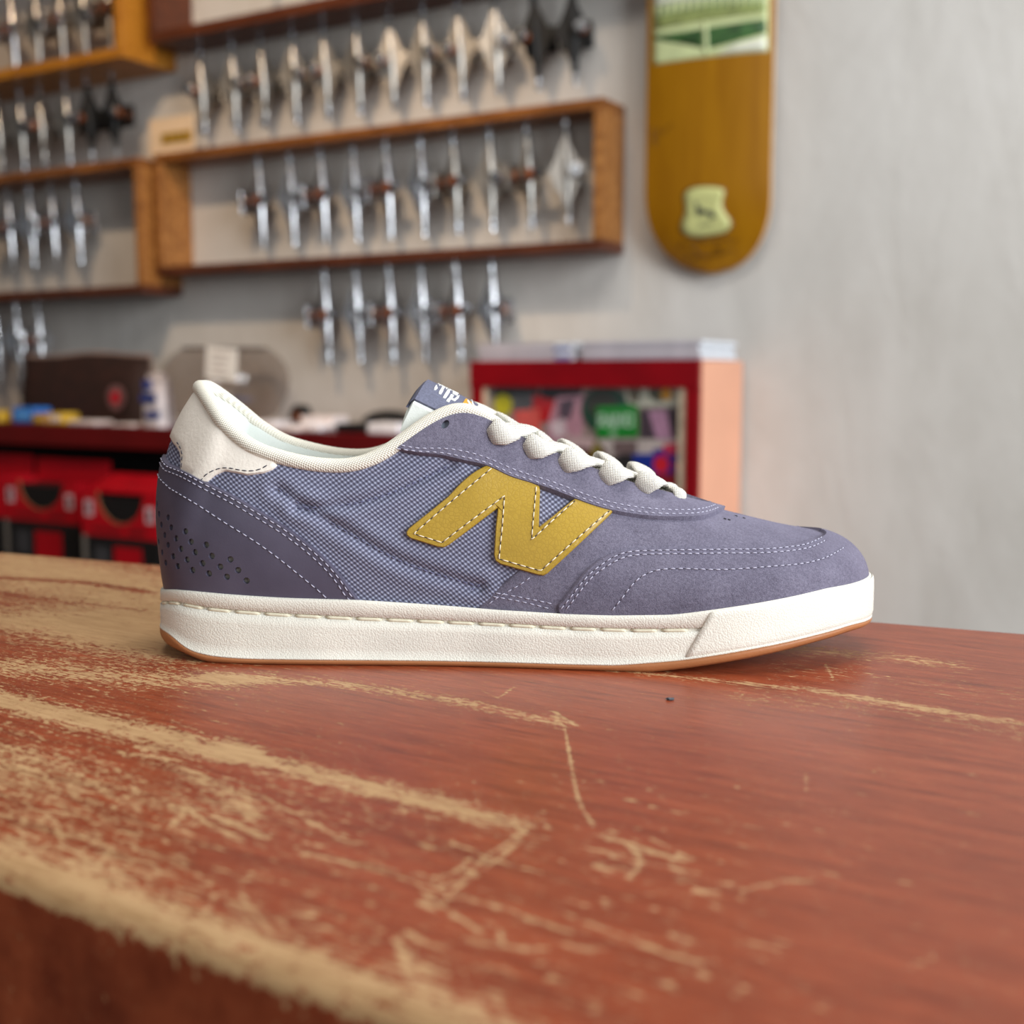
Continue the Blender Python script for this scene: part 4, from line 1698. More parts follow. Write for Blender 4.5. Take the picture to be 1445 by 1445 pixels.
def half(v):
    """half width at height v above the tip"""
    v = np.asarray(v, float)
    L = .15
    a = np.clip(1 - np.minimum(v, DLEN - v) / L, 0, 1)
    return dhw * (1 - np.clip(a, 0, 1) ** 2.35) ** (1 / 2.0) * (1 - .012 * np.clip((v - .3) / .4, 0, 1))


def deckp(u, v, off=0.0):
    """u in -1..1 across, v metres up; off = distance out of the graphic face"""
    u, v = np.asarray(u, float), np.asarray(v, float)
    kick = .040 * np.clip(1 - v / .17, 0, 1) ** 1.8 + .040 * np.clip(1 - (DLEN - v) / .17, 0, 1) ** 1.8
    conc = .010 * (np.abs(u) ** 2.5)
    out = DO + .012 - kick - conc + off
    return np.stack([u * half(v), -out, v + 0 * u], -1)


vvv = np.r_[np.linspace(0.0005, .15, 30) ** 1.0, np.linspace(.16, DLEN - .16, 20), np.linspace(DLEN - .15, DLEN - .0005, 30)]
uu, v2 = np.meshgrid(np.linspace(-1, 1, 25), vvv)
F0 = deckp(uu, v2)
F1 = deckp(uu, v2, -.0105)
m = NT('mustard_deck_stain', (160, 104, 8), .42, spec=.35)
n1 = m.noise(m.co((9, 9, .9)), 4, 4, .55, .2)
m.to('Base Color', m.ramp(n1, [(.3, (146, 94, 0)), (.7, (166, 112, 4))]))
DECKM = m.m
PLY = wood('maple_ply', (196, 148, 100), (222, 178, 128), (236, 198, 152))
mb = MB().grid(F0, flip=False)
mb.grid(F1, flip=True)
mb.build('deck_face', DECKM, t, smooth=True)
mb = MB()
loop0 = np.vstack([F0[:, 0], F0[-1, 1:], F0[::-1, -1][1:], F0[0, ::-1][1:-1]])
loop1 = np.vstack([F1[:, 0], F1[-1, 1:], F1[::-1, -1][1:], F1[0, ::-1][1:-1]])
mb.grid(np.stack([np.vstack([loop0, loop0[:1]]), np.vstack([loop1, loop1[:1]])], 0))
mb.build('ply_edge', PLY, t, smooth=True, label='pale maple ply edge')


def uv_deck(px, py):
    s_, z_ = wp(px, py, DO + .008)
    v = z_ - dz0
    return (s_ - dcx), v


def deck_print(name, pts, mat, off, parent=deck, sp=.012, smooth=False, **k):
    pts = smooth_line(list(pts) + [pts[0]], 3)[:-1] if smooth else densify(pts, 8, True)
    q = np.array([uv_deck(*p) for p in pts])
    vo, tris, _f = fill2d(q, sp)
    h_ = half(np.clip(vo[:, 1], .003, DLEN - .003))
    u = np.clip(vo[:, 0] / h_, -.995, .995)
    P = deckp(u, vo[:, 1], off)
    B2 = deckp(u, vo[:, 1], 0.0)
    n = len(P)
    mb = MB().add(np.vstack([P, B2]), list(tris) + [(b, a, n + a, n + b) for a, b in boundary_edges(tris)])
    return mb.build(name, mat, parent, smooth=True, **k)


PGREEN = plain('pale_green_print', (206, 214, 158), .5, var=.06, scale=20)
PWHITE = plain('pale_print', (226, 226, 206), .5, var=.05, scale=20)
DGREEN = plain('dark_green_print', (58, 92, 48), .5, var=.35, scale=30)
OLIVE = plain('olive_green_print', (150, 160, 96), .5, var=.1, scale=30)
ph = deck_print('photo_print', [(919, -30), (1084, -40), (1083, 72), (1010, 80), (921, 91)], PGREEN, .0004)
deck_print('sky_print', [(921, -28), (1083, -40), (1082, -6), (960, 2), (922, 8)], PWHITE, .0007, ph)
deck_print('lawn_print', [(922, 50), (960, 46), (1000, 40), (1080, 26), (1081, 46), (1030, 62), (1000, 70), (960, 62), (924, 56)], DGREEN, .0007, ph)
deck_print('path_print', [(1081, 50), (1081, 70), (1010, 77), (1035, 64)], PWHITE, .0007, ph)
deck_print('eave_print', [(924, 22), (1000, 8), (1080, 2), (1080, 18), (1000, 30), (925, 42)], OLIVE, .00055, ph)
for x in np.linspace(930, 1072, 14):
    y_ = 20 - (x - 924) * .10
    deck_print('railing_print', [(x, y_ - 14), (x + 3, y_ - 14), (x + 3, y_ + 5), (x, y_ + 6)], DGREEN, .0009, ph)
deck_print('post_print', [(993, 30), (999, 30), (1001, 76), (994, 77)], PGREEN, .0010, ph)
SHM = plain('pale_shield', (206, 206, 136), .5, var=.04, scale=20)
SHB = plain('shield_border', (118, 80, 12), .5)
shp = [(966, 276), (972, 269), (985, 265), (1000, 264), (1012, 265), (1021, 268), (1020, 280), (1018, 292), (1022, 301), (1028, 312), (1026, 322), (1015, 328), (1000, 331), (984, 333), (968, 331), (960, 325), (960, 315), (965, 304), (967, 292), (966, 283)]
cx_, cy_ = 993, 299
deck_print('shield_border', [(cx_ + (x - cx_) * 1.09, cy_ + (y - cy_) * 1.09) for x, y in shp], SHB, .0003, smooth=True)
shd = deck_print('shield_emblem', shp, SHM, .0007, smooth=True, label='pale shield sticker with a dark leaping animal mark')
INK = plain('dark_ink', (46, 48, 46), .6)
deck_print('animal_mark', [(981, 300), (982, 292), (979, 284), (983, 288), (987, 283), (985, 291), (990, 295), (998, 297), (1004, 298), (1008, 302), (1011, 308), (1007, 306), (1002, 309), (1000, 304), (992, 302), (985, 304), (980, 306), (983, 301)], INK, .0011, shd, sp=.004)
for i, x in enumerate(np.linspace(985, 1000, 5)):
    deck_print('mark_lettering', [(x, 314 - i * .4), (x + 1.6, 314 - i * .4), (x + 1.6, 319 - i * .4), (x, 319 - i * .4)], INK, .0011, shd, sp=.004)


def scribble(name, pts, r, mat):
    q = []
    for x, y in smooth_line(pts, 2.5):
        a, v = uv_deck(x, y)
        q.append(deckp(np.clip(a / half(v), -.99, .99), v, .0006))
    MB().tube(q, r, n=5).build(name, mat, deck)


PEN = plain('marker_pen', (76, 46, 6), .5)
scribble('signature_line', [(952, 350), (958, 342), (966, 344), (972, 338), (978, 344), (986, 337), (994, 342), (1002, 336), (1010, 341), (1018, 335), (1026, 340), (1036, 336)], .0011, PEN)
scribble('signature_line', [(962, 366), (968, 352), (974, 350), (977, 360), (970, 364), (978, 362), (985, 356), (990, 361), (997, 357)], .0012, PEN)
scribble('signature_line', [(1000, 362), (1004, 350), (1010, 349), (1010, 357), (1004, 358), (1014, 356), (1022, 352), (1030, 353)], .0012, PEN)
scribble('signature_line', [(924, 200), (927, 190), (930, 182), (935, 188), (943, 180), (950, 176)], .0008, PEN)
scribble('signature_line', [(919, 180), (922, 196), (925, 206)], .0008, PEN)

# ------------------------------------------------------------------ red cabinet with stickers
CO_ = .22
c0, ztc = wp(670, 512, CO_)
c1, ztc2 = wp(991, 506, CO_)
ZC = (ztc + ztc2) / 2
CW = c1 - c0
REDP = plain('red_paint', (132, 4, 16), .5, spec=.2, var=.08, scale=10)
PEACH = plain('peach_side', (232, 168, 136), .4, var=.03, scale=8)  # plain peach colour for the right-hand side
cab = wall_thing('display_cabinet', 'red display cabinet with a sticker-covered glass door and peach side', 'cabinet', c0, CO_, 0)
dp = CO_ - .012
MB().box(0, CW - .014, 0, dp, ZC - .03, ZC, .002).build('top_panel', REDP, cab)
MB().box(CW - .014, CW, .0, dp, 0, ZC).build('side_panel', PEACH, cab, label='peach side panel')
MB().box(0, .014, .004, dp, 0, ZC - .03).build('side_panel', REDP, cab)
MB().box(.014, CW - .014, dp - .012, dp, .05, ZC - .03).build('back_panel', plain('cabinet_back', (70, 40, 36), .7), cab)
MB().box(.014, CW - .014, .02, dp - .012, .05, .07).build('bottom_panel', REDP, cab)
door = MB()
RAIL = .048
door.box(-.002, CW, -.016, -.0005, ZC - RAIL, ZC + .001, .001)
door.box(0, .024, -.014, -.0005, .05, ZC - RAIL)
door.box(CW - .024, CW, -.014, -.0005, .05, ZC - RAIL)
door.box(.024, CW - .024, -.014, -.0005, .05, .10)
dor = door.build('door', REDP, cab)
BEIGE = plain('beige_beading', (196, 176, 150), .6)
bd = MB()
bd.box(.024, .032, -.010, -.002, .10, ZC - RAIL)
bd.box(CW - .038, CW - .024, -.010, -.002, .10, ZC - RAIL)
bd.build('beading', BEIGE, dor)
m = NT('window_glass', (255, 255, 255), .02)
m.set('Transmission Weight', 1.0)
m.set('IOR', 1.02)
m.set('Roughness', 0.03)
tr = m.node('ShaderNodeBsdfTransparent', {'Color': (.96, .97, .96, 1)})
gl = m.node('ShaderNodeBsdfGlossy', {'Roughness': .05})
mx = m.node('ShaderNodeMixShader', {0: .05})
m.t.links.new(tr.outputs[0], mx.inputs[1])
m.t.links.new(gl.outputs[0], mx.inputs[2])
m.t.links.new(mx.outputs[0], m.t.nodes['Material Output'].inputs[0])
GLASS = m.m
MB().box(.032, CW - .038, -.009, -.006, .10, ZC - RAIL).build('glass_pane', GLASS, dor)
panel = MB().box(.024, CW - .024, .004, .010, .10, ZC - RAIL).build('sticker_board', plain('sticker_board', (150, 128, 122), .7, var=.2, scale=20), cab)

_pal = {}


def flat(c):
    k = tuple(c)
    if k not in _pal:
        _pal[k] = plain('sticker_ink_%d_%d_%d' % k, c, .45, var=.10, scale=70)
    return _pal[k]


SO = CO_ - .004
zlift = [0]


def cabxy(px, py):
    s_, z_ = wp(px, py, SO)
    return s_ - c0, z_


def sticker(pts, col, smooth=False, parent=None, lift=None):
    zlift[0] += lift is None
    d = .0004 + .00012 * zlift[0] if lift is None else lift
    pts = smooth_line(list(pts) + [pts[0]], 3)[:-1] if smooth else np.array(pts, float)
    q = np.array([cabxy(*p) for p in pts])
    ar = np.sum(q[:, 0] * np.roll(q[:, 1], -1) - q[:, 1] * np.roll(q[:, 0], -1))
    if ar < 0:
        q = q[::-1]
    n = len(q)
    mb = MB().add([(x, .004 - d, z) for x, z in q] + [(x, .004, z) for x, z in q], [tuple(range(n))] + [((i + 1) % n, i, n + i, n + (i + 1) % n) for i in range(n)])
    return mb.build('sticker' if parent is None else 'sticker_print', flat(col), parent or cab)


def disc(cx, cy, rx, ry, col, **k):
    a = np.linspace(0, 2 * math.pi, 21)[:-1]
    return sticker([(cx + rx * math.cos(t_), cy + ry * math.sin(t_)) for t_ in a], col, **k)


sticker([(697, 542), (760, 542), (760, 560), (697, 560)], (22, 22, 26))
sticker([(722, 556), (754, 554), (754, 582), (720, 582)], (92, 88, 92))
y1 = disc(710, 571, 13, 15, (204, 190, 20))
sticker([(752, 558), (786, 554), (784, 596), (752, 596)], (190, 24, 34))
sticker([(724, 580), (762, 576), (763, 612), (730, 612)], (236, 92, 84))
sticker([(762, 543), (822, 542), (820, 562), (790, 566), (764, 560)], (34, 32, 40))
sticker([(786, 560), (830, 556), (822, 610), (800, 640), (770, 618), (776, 590)], (196, 140, 156))
sticker([(790, 566), (812, 562), (806, 590), (788, 594)], (90, 72, 86))
sticker([(776, 598), (796, 590), (800, 612), (784, 618)], (222, 196, 204))
disc(854, 578, 34, 33, (34, 72, 58))
disc(850, 570, 22, 18, (60, 56, 50))
gs2 = sticker([(842, 574), (900, 571), (901, 617), (843, 618)], (16, 136, 46), lift=.0026)
# white capitals on the green sticker
def bar(x0, y0, x1, y1, w_=2.6):
    dx, dy = x1 - x0, y1 - y0
    l_ = math.hypot(dx, dy)
    nx, ny = -dy / l_ * w_ / 2, dx / l_ * w_ / 2
    return [(x0 + nx, y0 + ny), (x1 + nx, y1 + ny), (x1 - nx, y1 - ny), (x0 - nx, y0 - ny)]


Y0, Y1, YM = 584, 602, 593
lw = [bar(846, Y0, 846, Y1), bar(846, Y0 + 1, 853, Y0 + 1), bar(853, Y0, 853, YM), bar(846, YM, 853, YM), bar(848, YM, 854, Y1),
      bar(857, Y1, 861, Y0), bar(861, Y0, 865, Y1), bar(859, YM + 3, 863, YM + 3),
      bar(868, Y0, 868, Y1), bar(868, Y0 + 1, 873, Y0 + 2), bar(874, Y0 + 2, 874, Y1 - 2), bar(868, Y1 - 1, 873, Y1 - 2),
      bar(879, Y0, 879, Y1),
      bar(884, Y0 + 2, 884, Y1 - 2), bar(884, Y0 + 1, 893, Y0 + 1), bar(893, Y0 + 2, 893, Y1 - 2), bar(884, Y1 - 1, 893, Y1 - 1)]
for p_ in lw:
    sticker(p_, (206, 226, 206), parent=gs2, lift=.0030)
sticker([(862, 606), (870, 606), (870, 616), (862, 616)], (150, 196, 150), parent=gs2, lift=.0030)
sticker([(882, 541), (972, 541), (972, 572), (902, 574), (884, 566)], (206, 198, 182))
sticker([(884, 543), (908, 543), (900, 570), (890, 566)], (110, 96, 80))
disc(932, 553, 17, 14, (84, 78, 62))
disc(941, 556, 8, 9, (224, 150, 24))
sticker([(904, 578), (968, 576), (966, 618), (904, 618)], (74, 60, 72))
sticker([(916, 580), (940, 578), (950, 622), (944, 634), (926, 616)], (190, 138, 168))
sticker([(846, 620), (966, 620), (966, 640), (848, 644)], (206, 186, 182))
sticker([(866, 622), (900, 622), (900, 640), (866, 642)], (120, 96, 96))
disc(835, 640, 22, 16, (86, 32, 30))
disc(842, 636, 8, 12, (132, 116, 44))
sticker([(796, 612), (840, 620), (836, 634), (800, 628)], (206, 170, 172))
disc(885, 660, 26, 20, (46, 42, 44))
sticker([(894, 640), (924, 640), (924, 674), (896, 674)], (28, 52, 148))
sticker([(922, 634), (968, 630), (966, 668), (924, 668)], (70, 42, 140))
disc(934, 655, 11, 12, (222, 34, 52))
disc(958, 658, 7, 9, (196, 30, 70))
sticker([(936, 628), (966, 622), (966, 640), (940, 642)], (214, 60, 92))
sticker([(926, 668), (968, 668), (966, 700), (930, 700)], (150, 30, 44))
sticker([(850, 676), (924, 674), (924, 720), (860, 720)], (120, 100, 100))
for k in range(9):
    x = 700 + (k % 3) * 92
    y = 724 + (k // 3) * 44
    sticker([(x, y), (x + 84, y), (x + 84, y + 38), (x, y + 38)], [(180, 40, 40), (40, 60, 120), (200, 190, 170), (60, 120, 70), (200, 140, 60), (90, 80, 90), (190, 150, 160), (30, 30, 34), (220, 210, 200)][k])

# magazines on the cabinet
MAGS = [plain('paper_%d' % i, c_, .45, var=.05, scale=30) for i, c_ in enumerate([(190, 184, 190), (168, 162, 170), (204, 198, 202), (176, 170, 176)])]
PAGE = plain('page_edges', (228, 234, 246), .55, var=.08, scale=200)
BLUEP = plain('blue_spine_print', (96, 120, 190), .5)
names = ['bottom', 'second', 'third', 'top']
for st_, (a, b_2, lab_) in enumerate([(.004, CW * .455, 'left stack on the red cabinet'), (CW * .485, CW - .004, 'right stack on the red cabinet')]):
    for i in range(4):
        j = .003 * math.sin(i * 2.1 + st_)
        hz = .0085
        t = wall_thing('magazine', f'{"lowest" if i == 0 else names[i] + ("most" if i == 3 else "")} grey magazine of the {lab_}', 'magazine', c0 + a, CO_ - .006, ZC + .0011 + i * hz, 'magazines stacked on the red cabinet')
        w2 = b_2 - a - .004
        MB().box(j, w2 + j, .002, dp - .03, .0, hz - .0004, .0006).build('cover', MAGS[(i + st_) % 4], t)
        MB().box(j + .001, w2 + j + .0012, .003, dp - .032, .0011, hz - .0016).build('pages', PAGE, t)
        if st_ == 0:
            MB().box(w2 + j - .036, w2 + j - .004, .0008, .0021, .0018, hz - .0022).build('spine_print', BLUEP if i % 2 == 0 else PAGE, t)

# ------------------------------------------------------------------ red back counter
SOF = .30
zS = np.mean([wp(0, 599, SOF)[1], wp(240, 604, SOF)[1], wp(570, 612, SOF)[1]])
bs0 = c0 - 2.3
bc = wall_thing('back_counter', 'long dark red counter with open shelf along the display wall', 'counter', bs0, SOF, 0)
BW = c0 - .006 - bs0
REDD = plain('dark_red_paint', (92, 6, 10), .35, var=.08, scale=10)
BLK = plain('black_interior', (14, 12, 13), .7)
MB().box(0, BW, 0, SOF - .002, zS - .05, zS, .003).build('counter_top', REDD, bc)
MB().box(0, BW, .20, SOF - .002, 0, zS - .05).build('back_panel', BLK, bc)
MB().box(BW - .02, BW, .004, .20, 0, zS - .05).build('end_panel', REDD, bc)
MB().box(0, .02, .004, .20, 0, zS - .05).build('end_panel', REDD, bc)
zSH = wp(110, 806, SOF)[1]
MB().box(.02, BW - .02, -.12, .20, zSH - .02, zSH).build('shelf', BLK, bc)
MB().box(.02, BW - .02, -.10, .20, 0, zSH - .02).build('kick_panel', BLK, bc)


# red display boxes on the shelf
REDB = plain('red_card', (166, 8, 24), .45, spec=.3, var=.06, scale=15)
BLKB = plain('black_card', (16, 15, 17), .5)
KRAFT = plain('kraft_card', (120, 92, 60), .7)
INKR = plain('dark_red_print', (110, 8, 16), .5)
GREYP = plain('grey_print', (200, 176, 184), .5, var=.1)


def tray(label, pxl, pxr, pyt, pyb, o, back):
    s0, zt_ = wp(pxl, pyt, o)
    s1, zb_ = wp(pxr, pyb, o)
    w = s1 - s0
    t = wall_thing('display_box', label, 'box', s0, o, zSH, 'red display boxes under the back counter')
    hb_, ht = zb_ - zSH, zt_ - zSH
    dpt = .10
    MB().box(0, w, 0, dpt, 0, hb_).build('lower_box', BLKB, t)
    MB().box(w * .42, w * .78, -.001, 0, hb_ * .25, hb_ * .82).build('red_square', REDB, t)
    MB().box(.0, .012, -.001, 0, 0, hb_).build('grey_strip', plain('grey_card', (110, 104, 98), .6), t)
    MB().box(w * .16, w * .34, -.001, 0, hb_ * .35, hb_ * .8).build('grey_panel', plain('dark_grey_print', (54, 54, 58), .6), t)
    # front with a half-round cut-out
    hw = w * .30
    cx = w * .52
    dpth = (ht - hb_) * .70
    a = np.linspace(math.pi, 2 * math.pi, 19)
    arc = [(cx + hw * math.cos(x), ht + dpth * math.sin(x)) for x in a]
    poly = [(0, hb_), (w, hb_), (w, ht)] + arc[::-1] + [(0, ht)]
    vo, tris, _f = fill2d(np.array(poly), .05)
    n = len(vo)
    mb = MB().add([(x, 0, z) for x, z in vo] + [(x, .004, z) for x, z in vo], [tuple(t_) for t_ in tris] + [tuple(i + n for i in t_[::-1]) for t_ in tris] + [(b, a_, n + a_, n + b) for a_, b in boundary_edges(tris)])
    fr_ = mb.build('front_panel', REDB, t)
    rim = [(x, .002, z) for x, z in arc]
    MB().tube(rim, .0018, n=6).build('cut_edge', KRAFT, fr_)
    for q, hh in ((.10, .62), (.90, .55)):
        zc = hb_ + (ht - hb_) * hh
        MB().box(w * q - .012, w * q + .012, -.001, 0, zc - .017, zc + .017).build('badge', GREYP, fr_)
        MB().box(w * q - .005, w * q + .005, -.0018, -.001, zc - .009, zc + .009).build('badge_mark', BLKB, fr_)
    MB().box(w * .14, w * .52, -.001, 0, hb_ + .012, hb_ + .019).build('printed_line', INKR, fr_)
    MB().box(w * .62, w * .84, -.001, 0, hb_ + .010, hb_ + .020).build('printed_line', INKR, fr_)
    MB().box(.006, w - .006, .008, dpt - .006, hb_ + .002, ht - .012).build('dark_filler', BLKB, t)  # black block added to darken the inside behind the cut-out
    MB().box(0, .004, .004, dpt, hb_, ht).build('side_panel', REDB, t)
    MB().box(w - .004, w, .004, dpt, hb_, ht).build('side_panel', REDB, t)
    MB().box(0, w, dpt - .004, dpt, hb_, ht + back).build('back_panel', REDB, t)
    if back < .02:
        pts_ = [(0, .02, ht - .004), (w, .02, ht - .004), (w, dpt - .005, ht + .028), (0, dpt - .005, ht + .028)]
        MB().add(pts_ + [(x, y, z + .004) for x, y, z in pts_], [(3, 2, 1, 0), (4, 5, 6, 7), (0, 1, 5, 4), (1, 2, 6, 5), (2, 3, 7, 6), (3, 0, 4, 7)]).build('lid', REDB, t)
    return t


tray('red display box with a half-round cut-out, left one under the back counter', 4, 110, 676, 741, .36, .045)
tray('red display box with a half-round cut-out and tilted lid, right one under the back counter', 114, 224, 692, 764, .42, .0)
tray('red display box cut off by the left edge of the picture', -108, 0, 666, 730, .36, .045)

# ------------------------------------------------------------------ goods on the back counter
def bump_pouch(w, h, d, nx=22, nz=14):
    X_ = np.linspace(-1, 1, nx)
    Z_ = np.linspace(0, 1, nz)
    xg, zg_ = np.meshgrid(X_, Z_, indexing='ij')
    b = (1 - np.abs(xg) ** 6) ** .5 * np.clip(1 - zg_ ** 2.2, 0, 1) ** .6
    top_w = .004 * np.sin(xg * 4 + 1) * zg_
    F = np.stack([xg * w / 2, -d / 2 * b - .002, zg_ * (h + top_w)], -1)
    B = np.stack([xg * w / 2, d / 2 * b + .002, zg_ * (h + top_w)], -1)
    return F, B


o = .14
b0_, _ = wp(37, 560, o)
b1_, _ = wp(215, 560, o)
_, bt = wp(130, 502, o)
t = wall_thing('pouch', 'dark brown padded pouch with a red round logo standing on the back counter', 'pouch', (b0_ + b1_) / 2, o, zS)
BROWN = plain('dark_brown_fabric', (44, 22, 16), .7, var=.2, scale=30)
F, B = bump_pouch(b1_ - b0_, bt - zS, .09)
mb = MB().grid(F, flip=False)
mb.grid(B, flip=True)
mb.build('body', BROWN, t, smooth=True)
MB().tube(np.vstack([F[:, -1] + np.array([0, 0, .002])]), .005, n=8).build('top_seam', plain('taupe_binding_lit', (150, 126, 116), .6), t, smooth=True)  # top edge lighter as if lit: the light is in its colour
MB().tube(np.vstack([F[-1, :] + np.array([.002, 0, 0])]), .004, n=8).build('side_seam', plain('taupe_binding_side', (120, 100, 92), .6), t, smooth=True)
ls, lz = wp(163, 561, o + .05)
lx = ls - (b0_ + b1_) / 2
lz -= zS
MB().cyl((lx, -.046, lz), (lx, -.050, lz), .030, n=28).build('logo_ring', plain('mauve_ring', (120, 84, 84), .6), t)
MB().cyl((lx, -.050, lz), (lx, -.052, lz), .015, n=24).build('logo_dot', plain('red_dot', (190, 14, 40), .5), t)

# glass bowl with a price card
o = .15
bsx, _ = wp(319, 540, o)
br = (wp(386, 520, o)[0] - wp(252, 520, o)[0]) / 2
_, brim = wp(319, 492, o)
hgt_ = brim - zS
t = wall_thing('glass_bowl', 'clear round glass bowl on the back counter behind the heel of the shoe', 'bowl', bsx, o, zS)
op = [(br * .5, 0.0), (br * .80, hgt_ * .16), (br * .97, hgt_ * .42), (br, hgt_ * .60), (br * .95, hgt_ * .78), (br * .82, hgt_ * .92), (br * .66, hgt_)]
pr = [(.001, .004)] + [(r_ - .004, max(z_, .004)) for r_, z_ in op] + op[::-1] + [(.001, 0)]
m = NT('clear_bowl_glass', (255, 255, 255), .03)
tr = m.node('ShaderNodeBsdfTransparent', {'Color': (.90, .88, .87, 1)})
gl = m.node('ShaderNodeBsdfGlossy', {'Roughness': .04})
mx = m.node('ShaderNodeMixShader', {0: .03})
m.t.links.new(tr.outputs[0], mx.inputs[1])
m.t.links.new(gl.outputs[0], mx.inputs[2])
m.t.links.new(mx.outputs[0], m.t.nodes['Material Output'].inputs[0])
MB().lathe(pr, 40).build('bowl_body', m.m, t, smooth=True)
MB().tube([(br * .65 * math.cos(a), br * .65 * math.sin(a), hgt_) for a in np.linspace(0, 2 * math.pi, 41)], .0028, n=6).build('rim', plain('glass_rim', (96, 84, 78), .2), t, smooth=True)
ps, pz = wp(316, 514, o + br)
pc_ = thing('price_card', 'white square price card stuck on the glass bowl', 'card', wloc(ps, o + br + .008, pz), -WA, None, rot=(0, math.radians(5), -WA))
hw_ = .043
MB().box(-hw_, hw_, -.001, .001, -.033, .034).build('card', plain('white_card', (242, 236, 228), .6, var=.03), pc_)
mb = MB()
for k, z in enumerate((.020, .006, -.008, -.02)):
    mb.box(-.026 + .004 * (k % 2), .022 - .006 * (k % 3), -.0016, -.001, z - .002, z + .002)
mb.build('handwriting', plain('faint_ink', (186, 172, 164), .7), pc_, kind='stuff')


def goods(name, label, cat, px, py, o, build, group='small goods on the back counter', rz=0.0, z=None):
    s_, _ = wp(px, py, o)
    t = wall_thing(name, label, cat, s_, o, zS if z is None else z, group, rz)
    build(t)
    return t


def packet(w, d, h, mat, second=None, b=.004):
    def f(t):
        MB().box(-w / 2, w / 2, -d / 2, d / 2, 0.0, h, min(b, h * .45)).build('packet', mat, t)
        if second:
            MB().box(-w * .3, w * .3, -d / 2 - .0008, -d / 2, h * .25, h * .75).build('printed_band', second, t)
    return f


BLUE = plain('blue_card', (44, 118, 206), .5)
LBLUE = plain('light_blue_card', (96, 160, 226), .5)
YEL = plain('yellow_card', (206, 168, 54), .5)
TANC = plain('tan_card', (150, 112, 66), .6)
PALE = plain('pale_paper', (226, 212, 208), .6, var=.06)
WHITEP = plain('white_paper', (232, 226, 228), .6, var=.06)
NAVY = plain('navy_print', (44, 58, 120), .5)
goods('blue_box', 'small bright blue box in front of the brown pouch', 'box', 45, 590, .24, packet(.085, .05, .038, BLUE, LBLUE))
goods('wax_block', 'yellow packet at the left edge of the back counter', 'packet', 3, 592, .24, packet(.045, .05, .028, YEL, TANC))
goods('wax_block', 'tan packet beside the blue box', 'packet', 66, 594, .26, packet(.045, .05, .025, TANC, YEL))
goods('wax_block', 'yellow packet with pale end in front of the brown pouch', 'packet', 90, 594, .25, packet(.055, .05, .027, YEL, PALE))
goods('paper_slip', 'pale folded paper slip lying in front of the brown pouch', 'paper', 128, 600, .25, packet(.09, .06, .010, PALE))
goods('paper_slip', 'pale paper slip lying right of the folded slip under the round logo', 'paper', 185, 602, .26, packet(.07, .06, .006, PALE))


def bag(t):
    F, B = bump_pouch(.062, .12, .05, 14, 10)
    mb = MB().grid(F, flip=False)
    mb.grid(B, flip=True)
    mb.build('bag_body', plain('clear_bag_film', (196, 186, 186), .35), t, smooth=True)
    MB().box(-.025, .02, -.030, -.0265, .055, .075).build('navy_print', NAVY, t)
    MB().box(-.01, .03, -.030, -.0255, .02, .036).build('navy_print', NAVY, t)
    MB().box(-.02, .0, -.027, -.018, .085, .105).build('navy_print', NAVY, t)


goods('plastic_bag', 'pale plastic bag with navy print between the pouch and the glass bowl', 'bag', 224, 580, .26, bag)
for k in range(5):
    a = k * 1.26
    t = wall_thing('small_pack', ['navy blue', 'white', 'dark blue', 'pale', 'grey-blue'][k] + ' small pack lying inside the glass bowl', 'packet', bsx + .045 * math.cos(a) - .01, .15 + .04 * math.sin(a), zS + .006 + .012 * k, 'packs in the glass bowl', a)
    MB().box(-.03, .03, -.02, .02, 0, .011, .003).build('pack', [NAVY, WHITEP, NAVY, PALE, plain('grey_blue_card', (120, 124, 150), .5)][k], t)
    MB().box(-.018, .018, -.0206, -.02, .003, .008).build('print_band', [WHITEP, NAVY, PALE, NAVY, WHITEP][k], t)


def wheel(t):
    MB().lathe([(.006, -.014), (.020, -.014), (.026, -.008), (.026, .008), (.020, .014), (.006, .014), (.006, -.014)], 24, Matrix.Translation((0, 0, .026)) @ Matrix.Rotation(math.pi / 2, 4, 'X')).build('tread', BLKB, t, smooth=True)
    MB().lathe([(.002, -.0145), (.010, -.0150), (.010, .0150), (.002, .0145), (.002, -.0145)], 18, Matrix.Translation((0, 0, .026)) @ Matrix.Rotation(math.pi / 2, 4, 'X')).build('core', ORANGE, t)


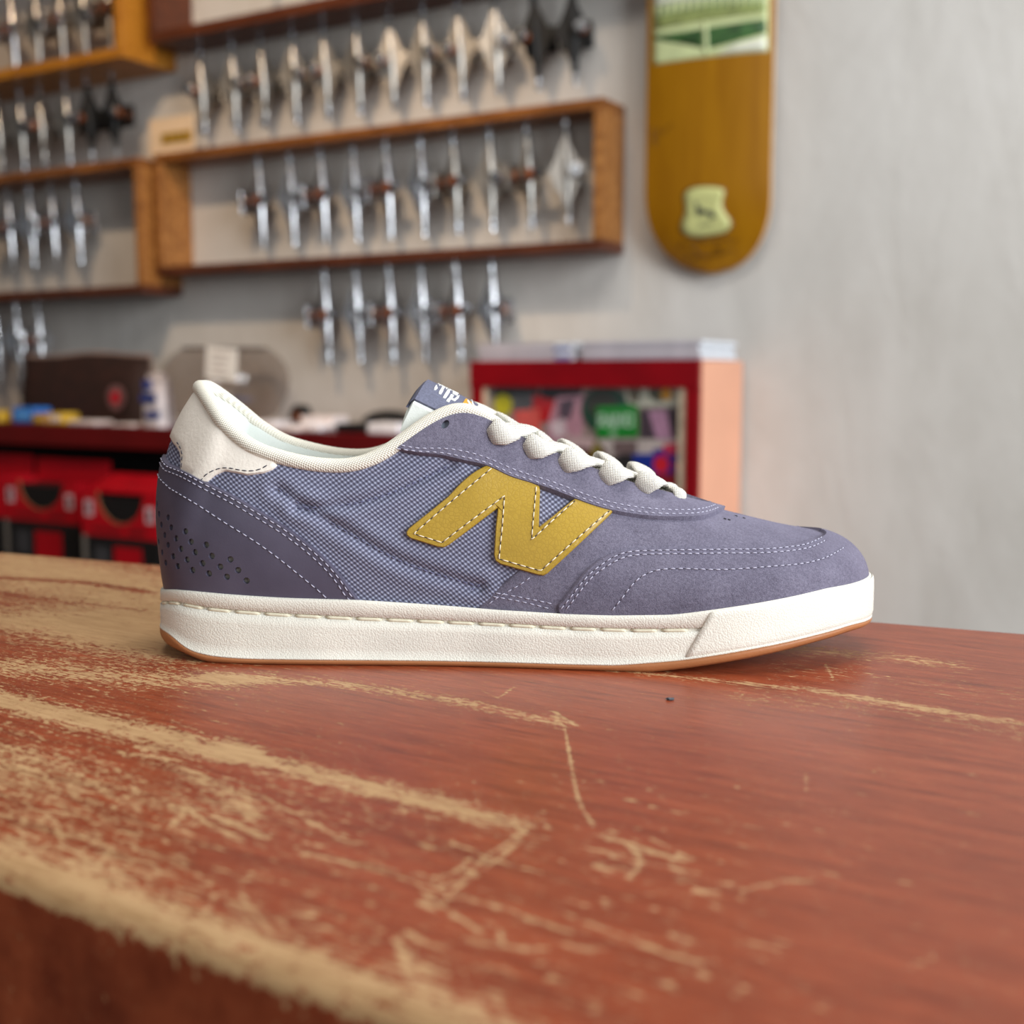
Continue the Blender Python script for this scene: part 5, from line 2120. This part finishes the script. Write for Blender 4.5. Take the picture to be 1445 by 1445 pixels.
goods('skate_wheel', 'black skateboard wheel with an orange core on the back counter', 'wheel', 425, 590, .16, wheel)
goods('sticker_pack', 'white paper packet lying behind the collar of the shoe, leftmost', 'packet', 385, 604, .20, packet(.07, .07, .018, WHITEP))
goods('sticker_pack', 'white paper packet in front of the orange-cored wheel', 'packet', 440, 608, .24, packet(.09, .06, .013, WHITEP, PALE))
goods('sticker_pack', 'thick white packet right of the orange-cored wheel', 'packet', 458, 600, .19, packet(.085, .06, .030, PALE, WHITEP))
goods('sticker_pack', 'white packet next to the black cap', 'packet', 552, 608, .262, packet(.075, .06, .022, WHITEP))
goods('sticker_pack', 'thin pale packet at the front of the back counter', 'packet', 405, 608, .27, packet(.08, .05, .008, PALE))


def cap(t):
    mb = MB()
    pr = [(.062, 0), (.060, .012), (.052, .026), (.034, .037), (.012, .041), (.0005, .0415)]
    mb.lathe(pr, 24)
    mb.build('crown', BLKB, t, smooth=True)
    a = np.linspace(math.pi * 1.08, math.pi * 1.92, 15)
    inner = [(.060 * math.cos(x), .060 * math.sin(x), .004) for x in a]
    outer = [(.075 * math.cos(x), .10 * math.sin(x), .001) for x in a]
    MB().grid(np.stack([np.array(inner), np.array(outer)], 0)).grid(np.stack([np.array(inner), np.array(outer)], 0) - np.array([0, 0, .0009]), flip=True).build('brim', BLKB, t, smooth=True)


goods('cap', 'black cap lying on the back counter behind the tongue of the shoe', 'cap', 548, 596, .115, cap)
goods('wallet', 'flat black wallet lying on the back counter left of the black cap', 'wallet', 505, 606, .235, packet(.07, .06, .018, BLKB))

# ------------------------------------------------------------------ a crumb of dirt on the wooden counter
q = on_z(945, 988)
t = thing('crumb', 'tiny dark crumb lying on the wooden counter below the shoe', 'crumb', (q[0], q[1], T))
bm = bmesh.new()
bmesh.ops.create_icosphere(bm, subdivisions=2, radius=.0009)
for v in bm.verts:
    v.co = Vector((v.co.x * 1.7, v.co.y, v.co.z * .6)) * (1 + .25 * math.sin(v.co.x * 9000 + v.co.y * 5000))
    v.co.z += .00045
me = bpy.data.meshes.new('crumb_body')
bm.to_mesh(me)
bm.free()
me.materials.append(plain('dark_crumb', (70, 72, 78), .7))
link(bpy.data.objects.new('crumb_body', me), t)
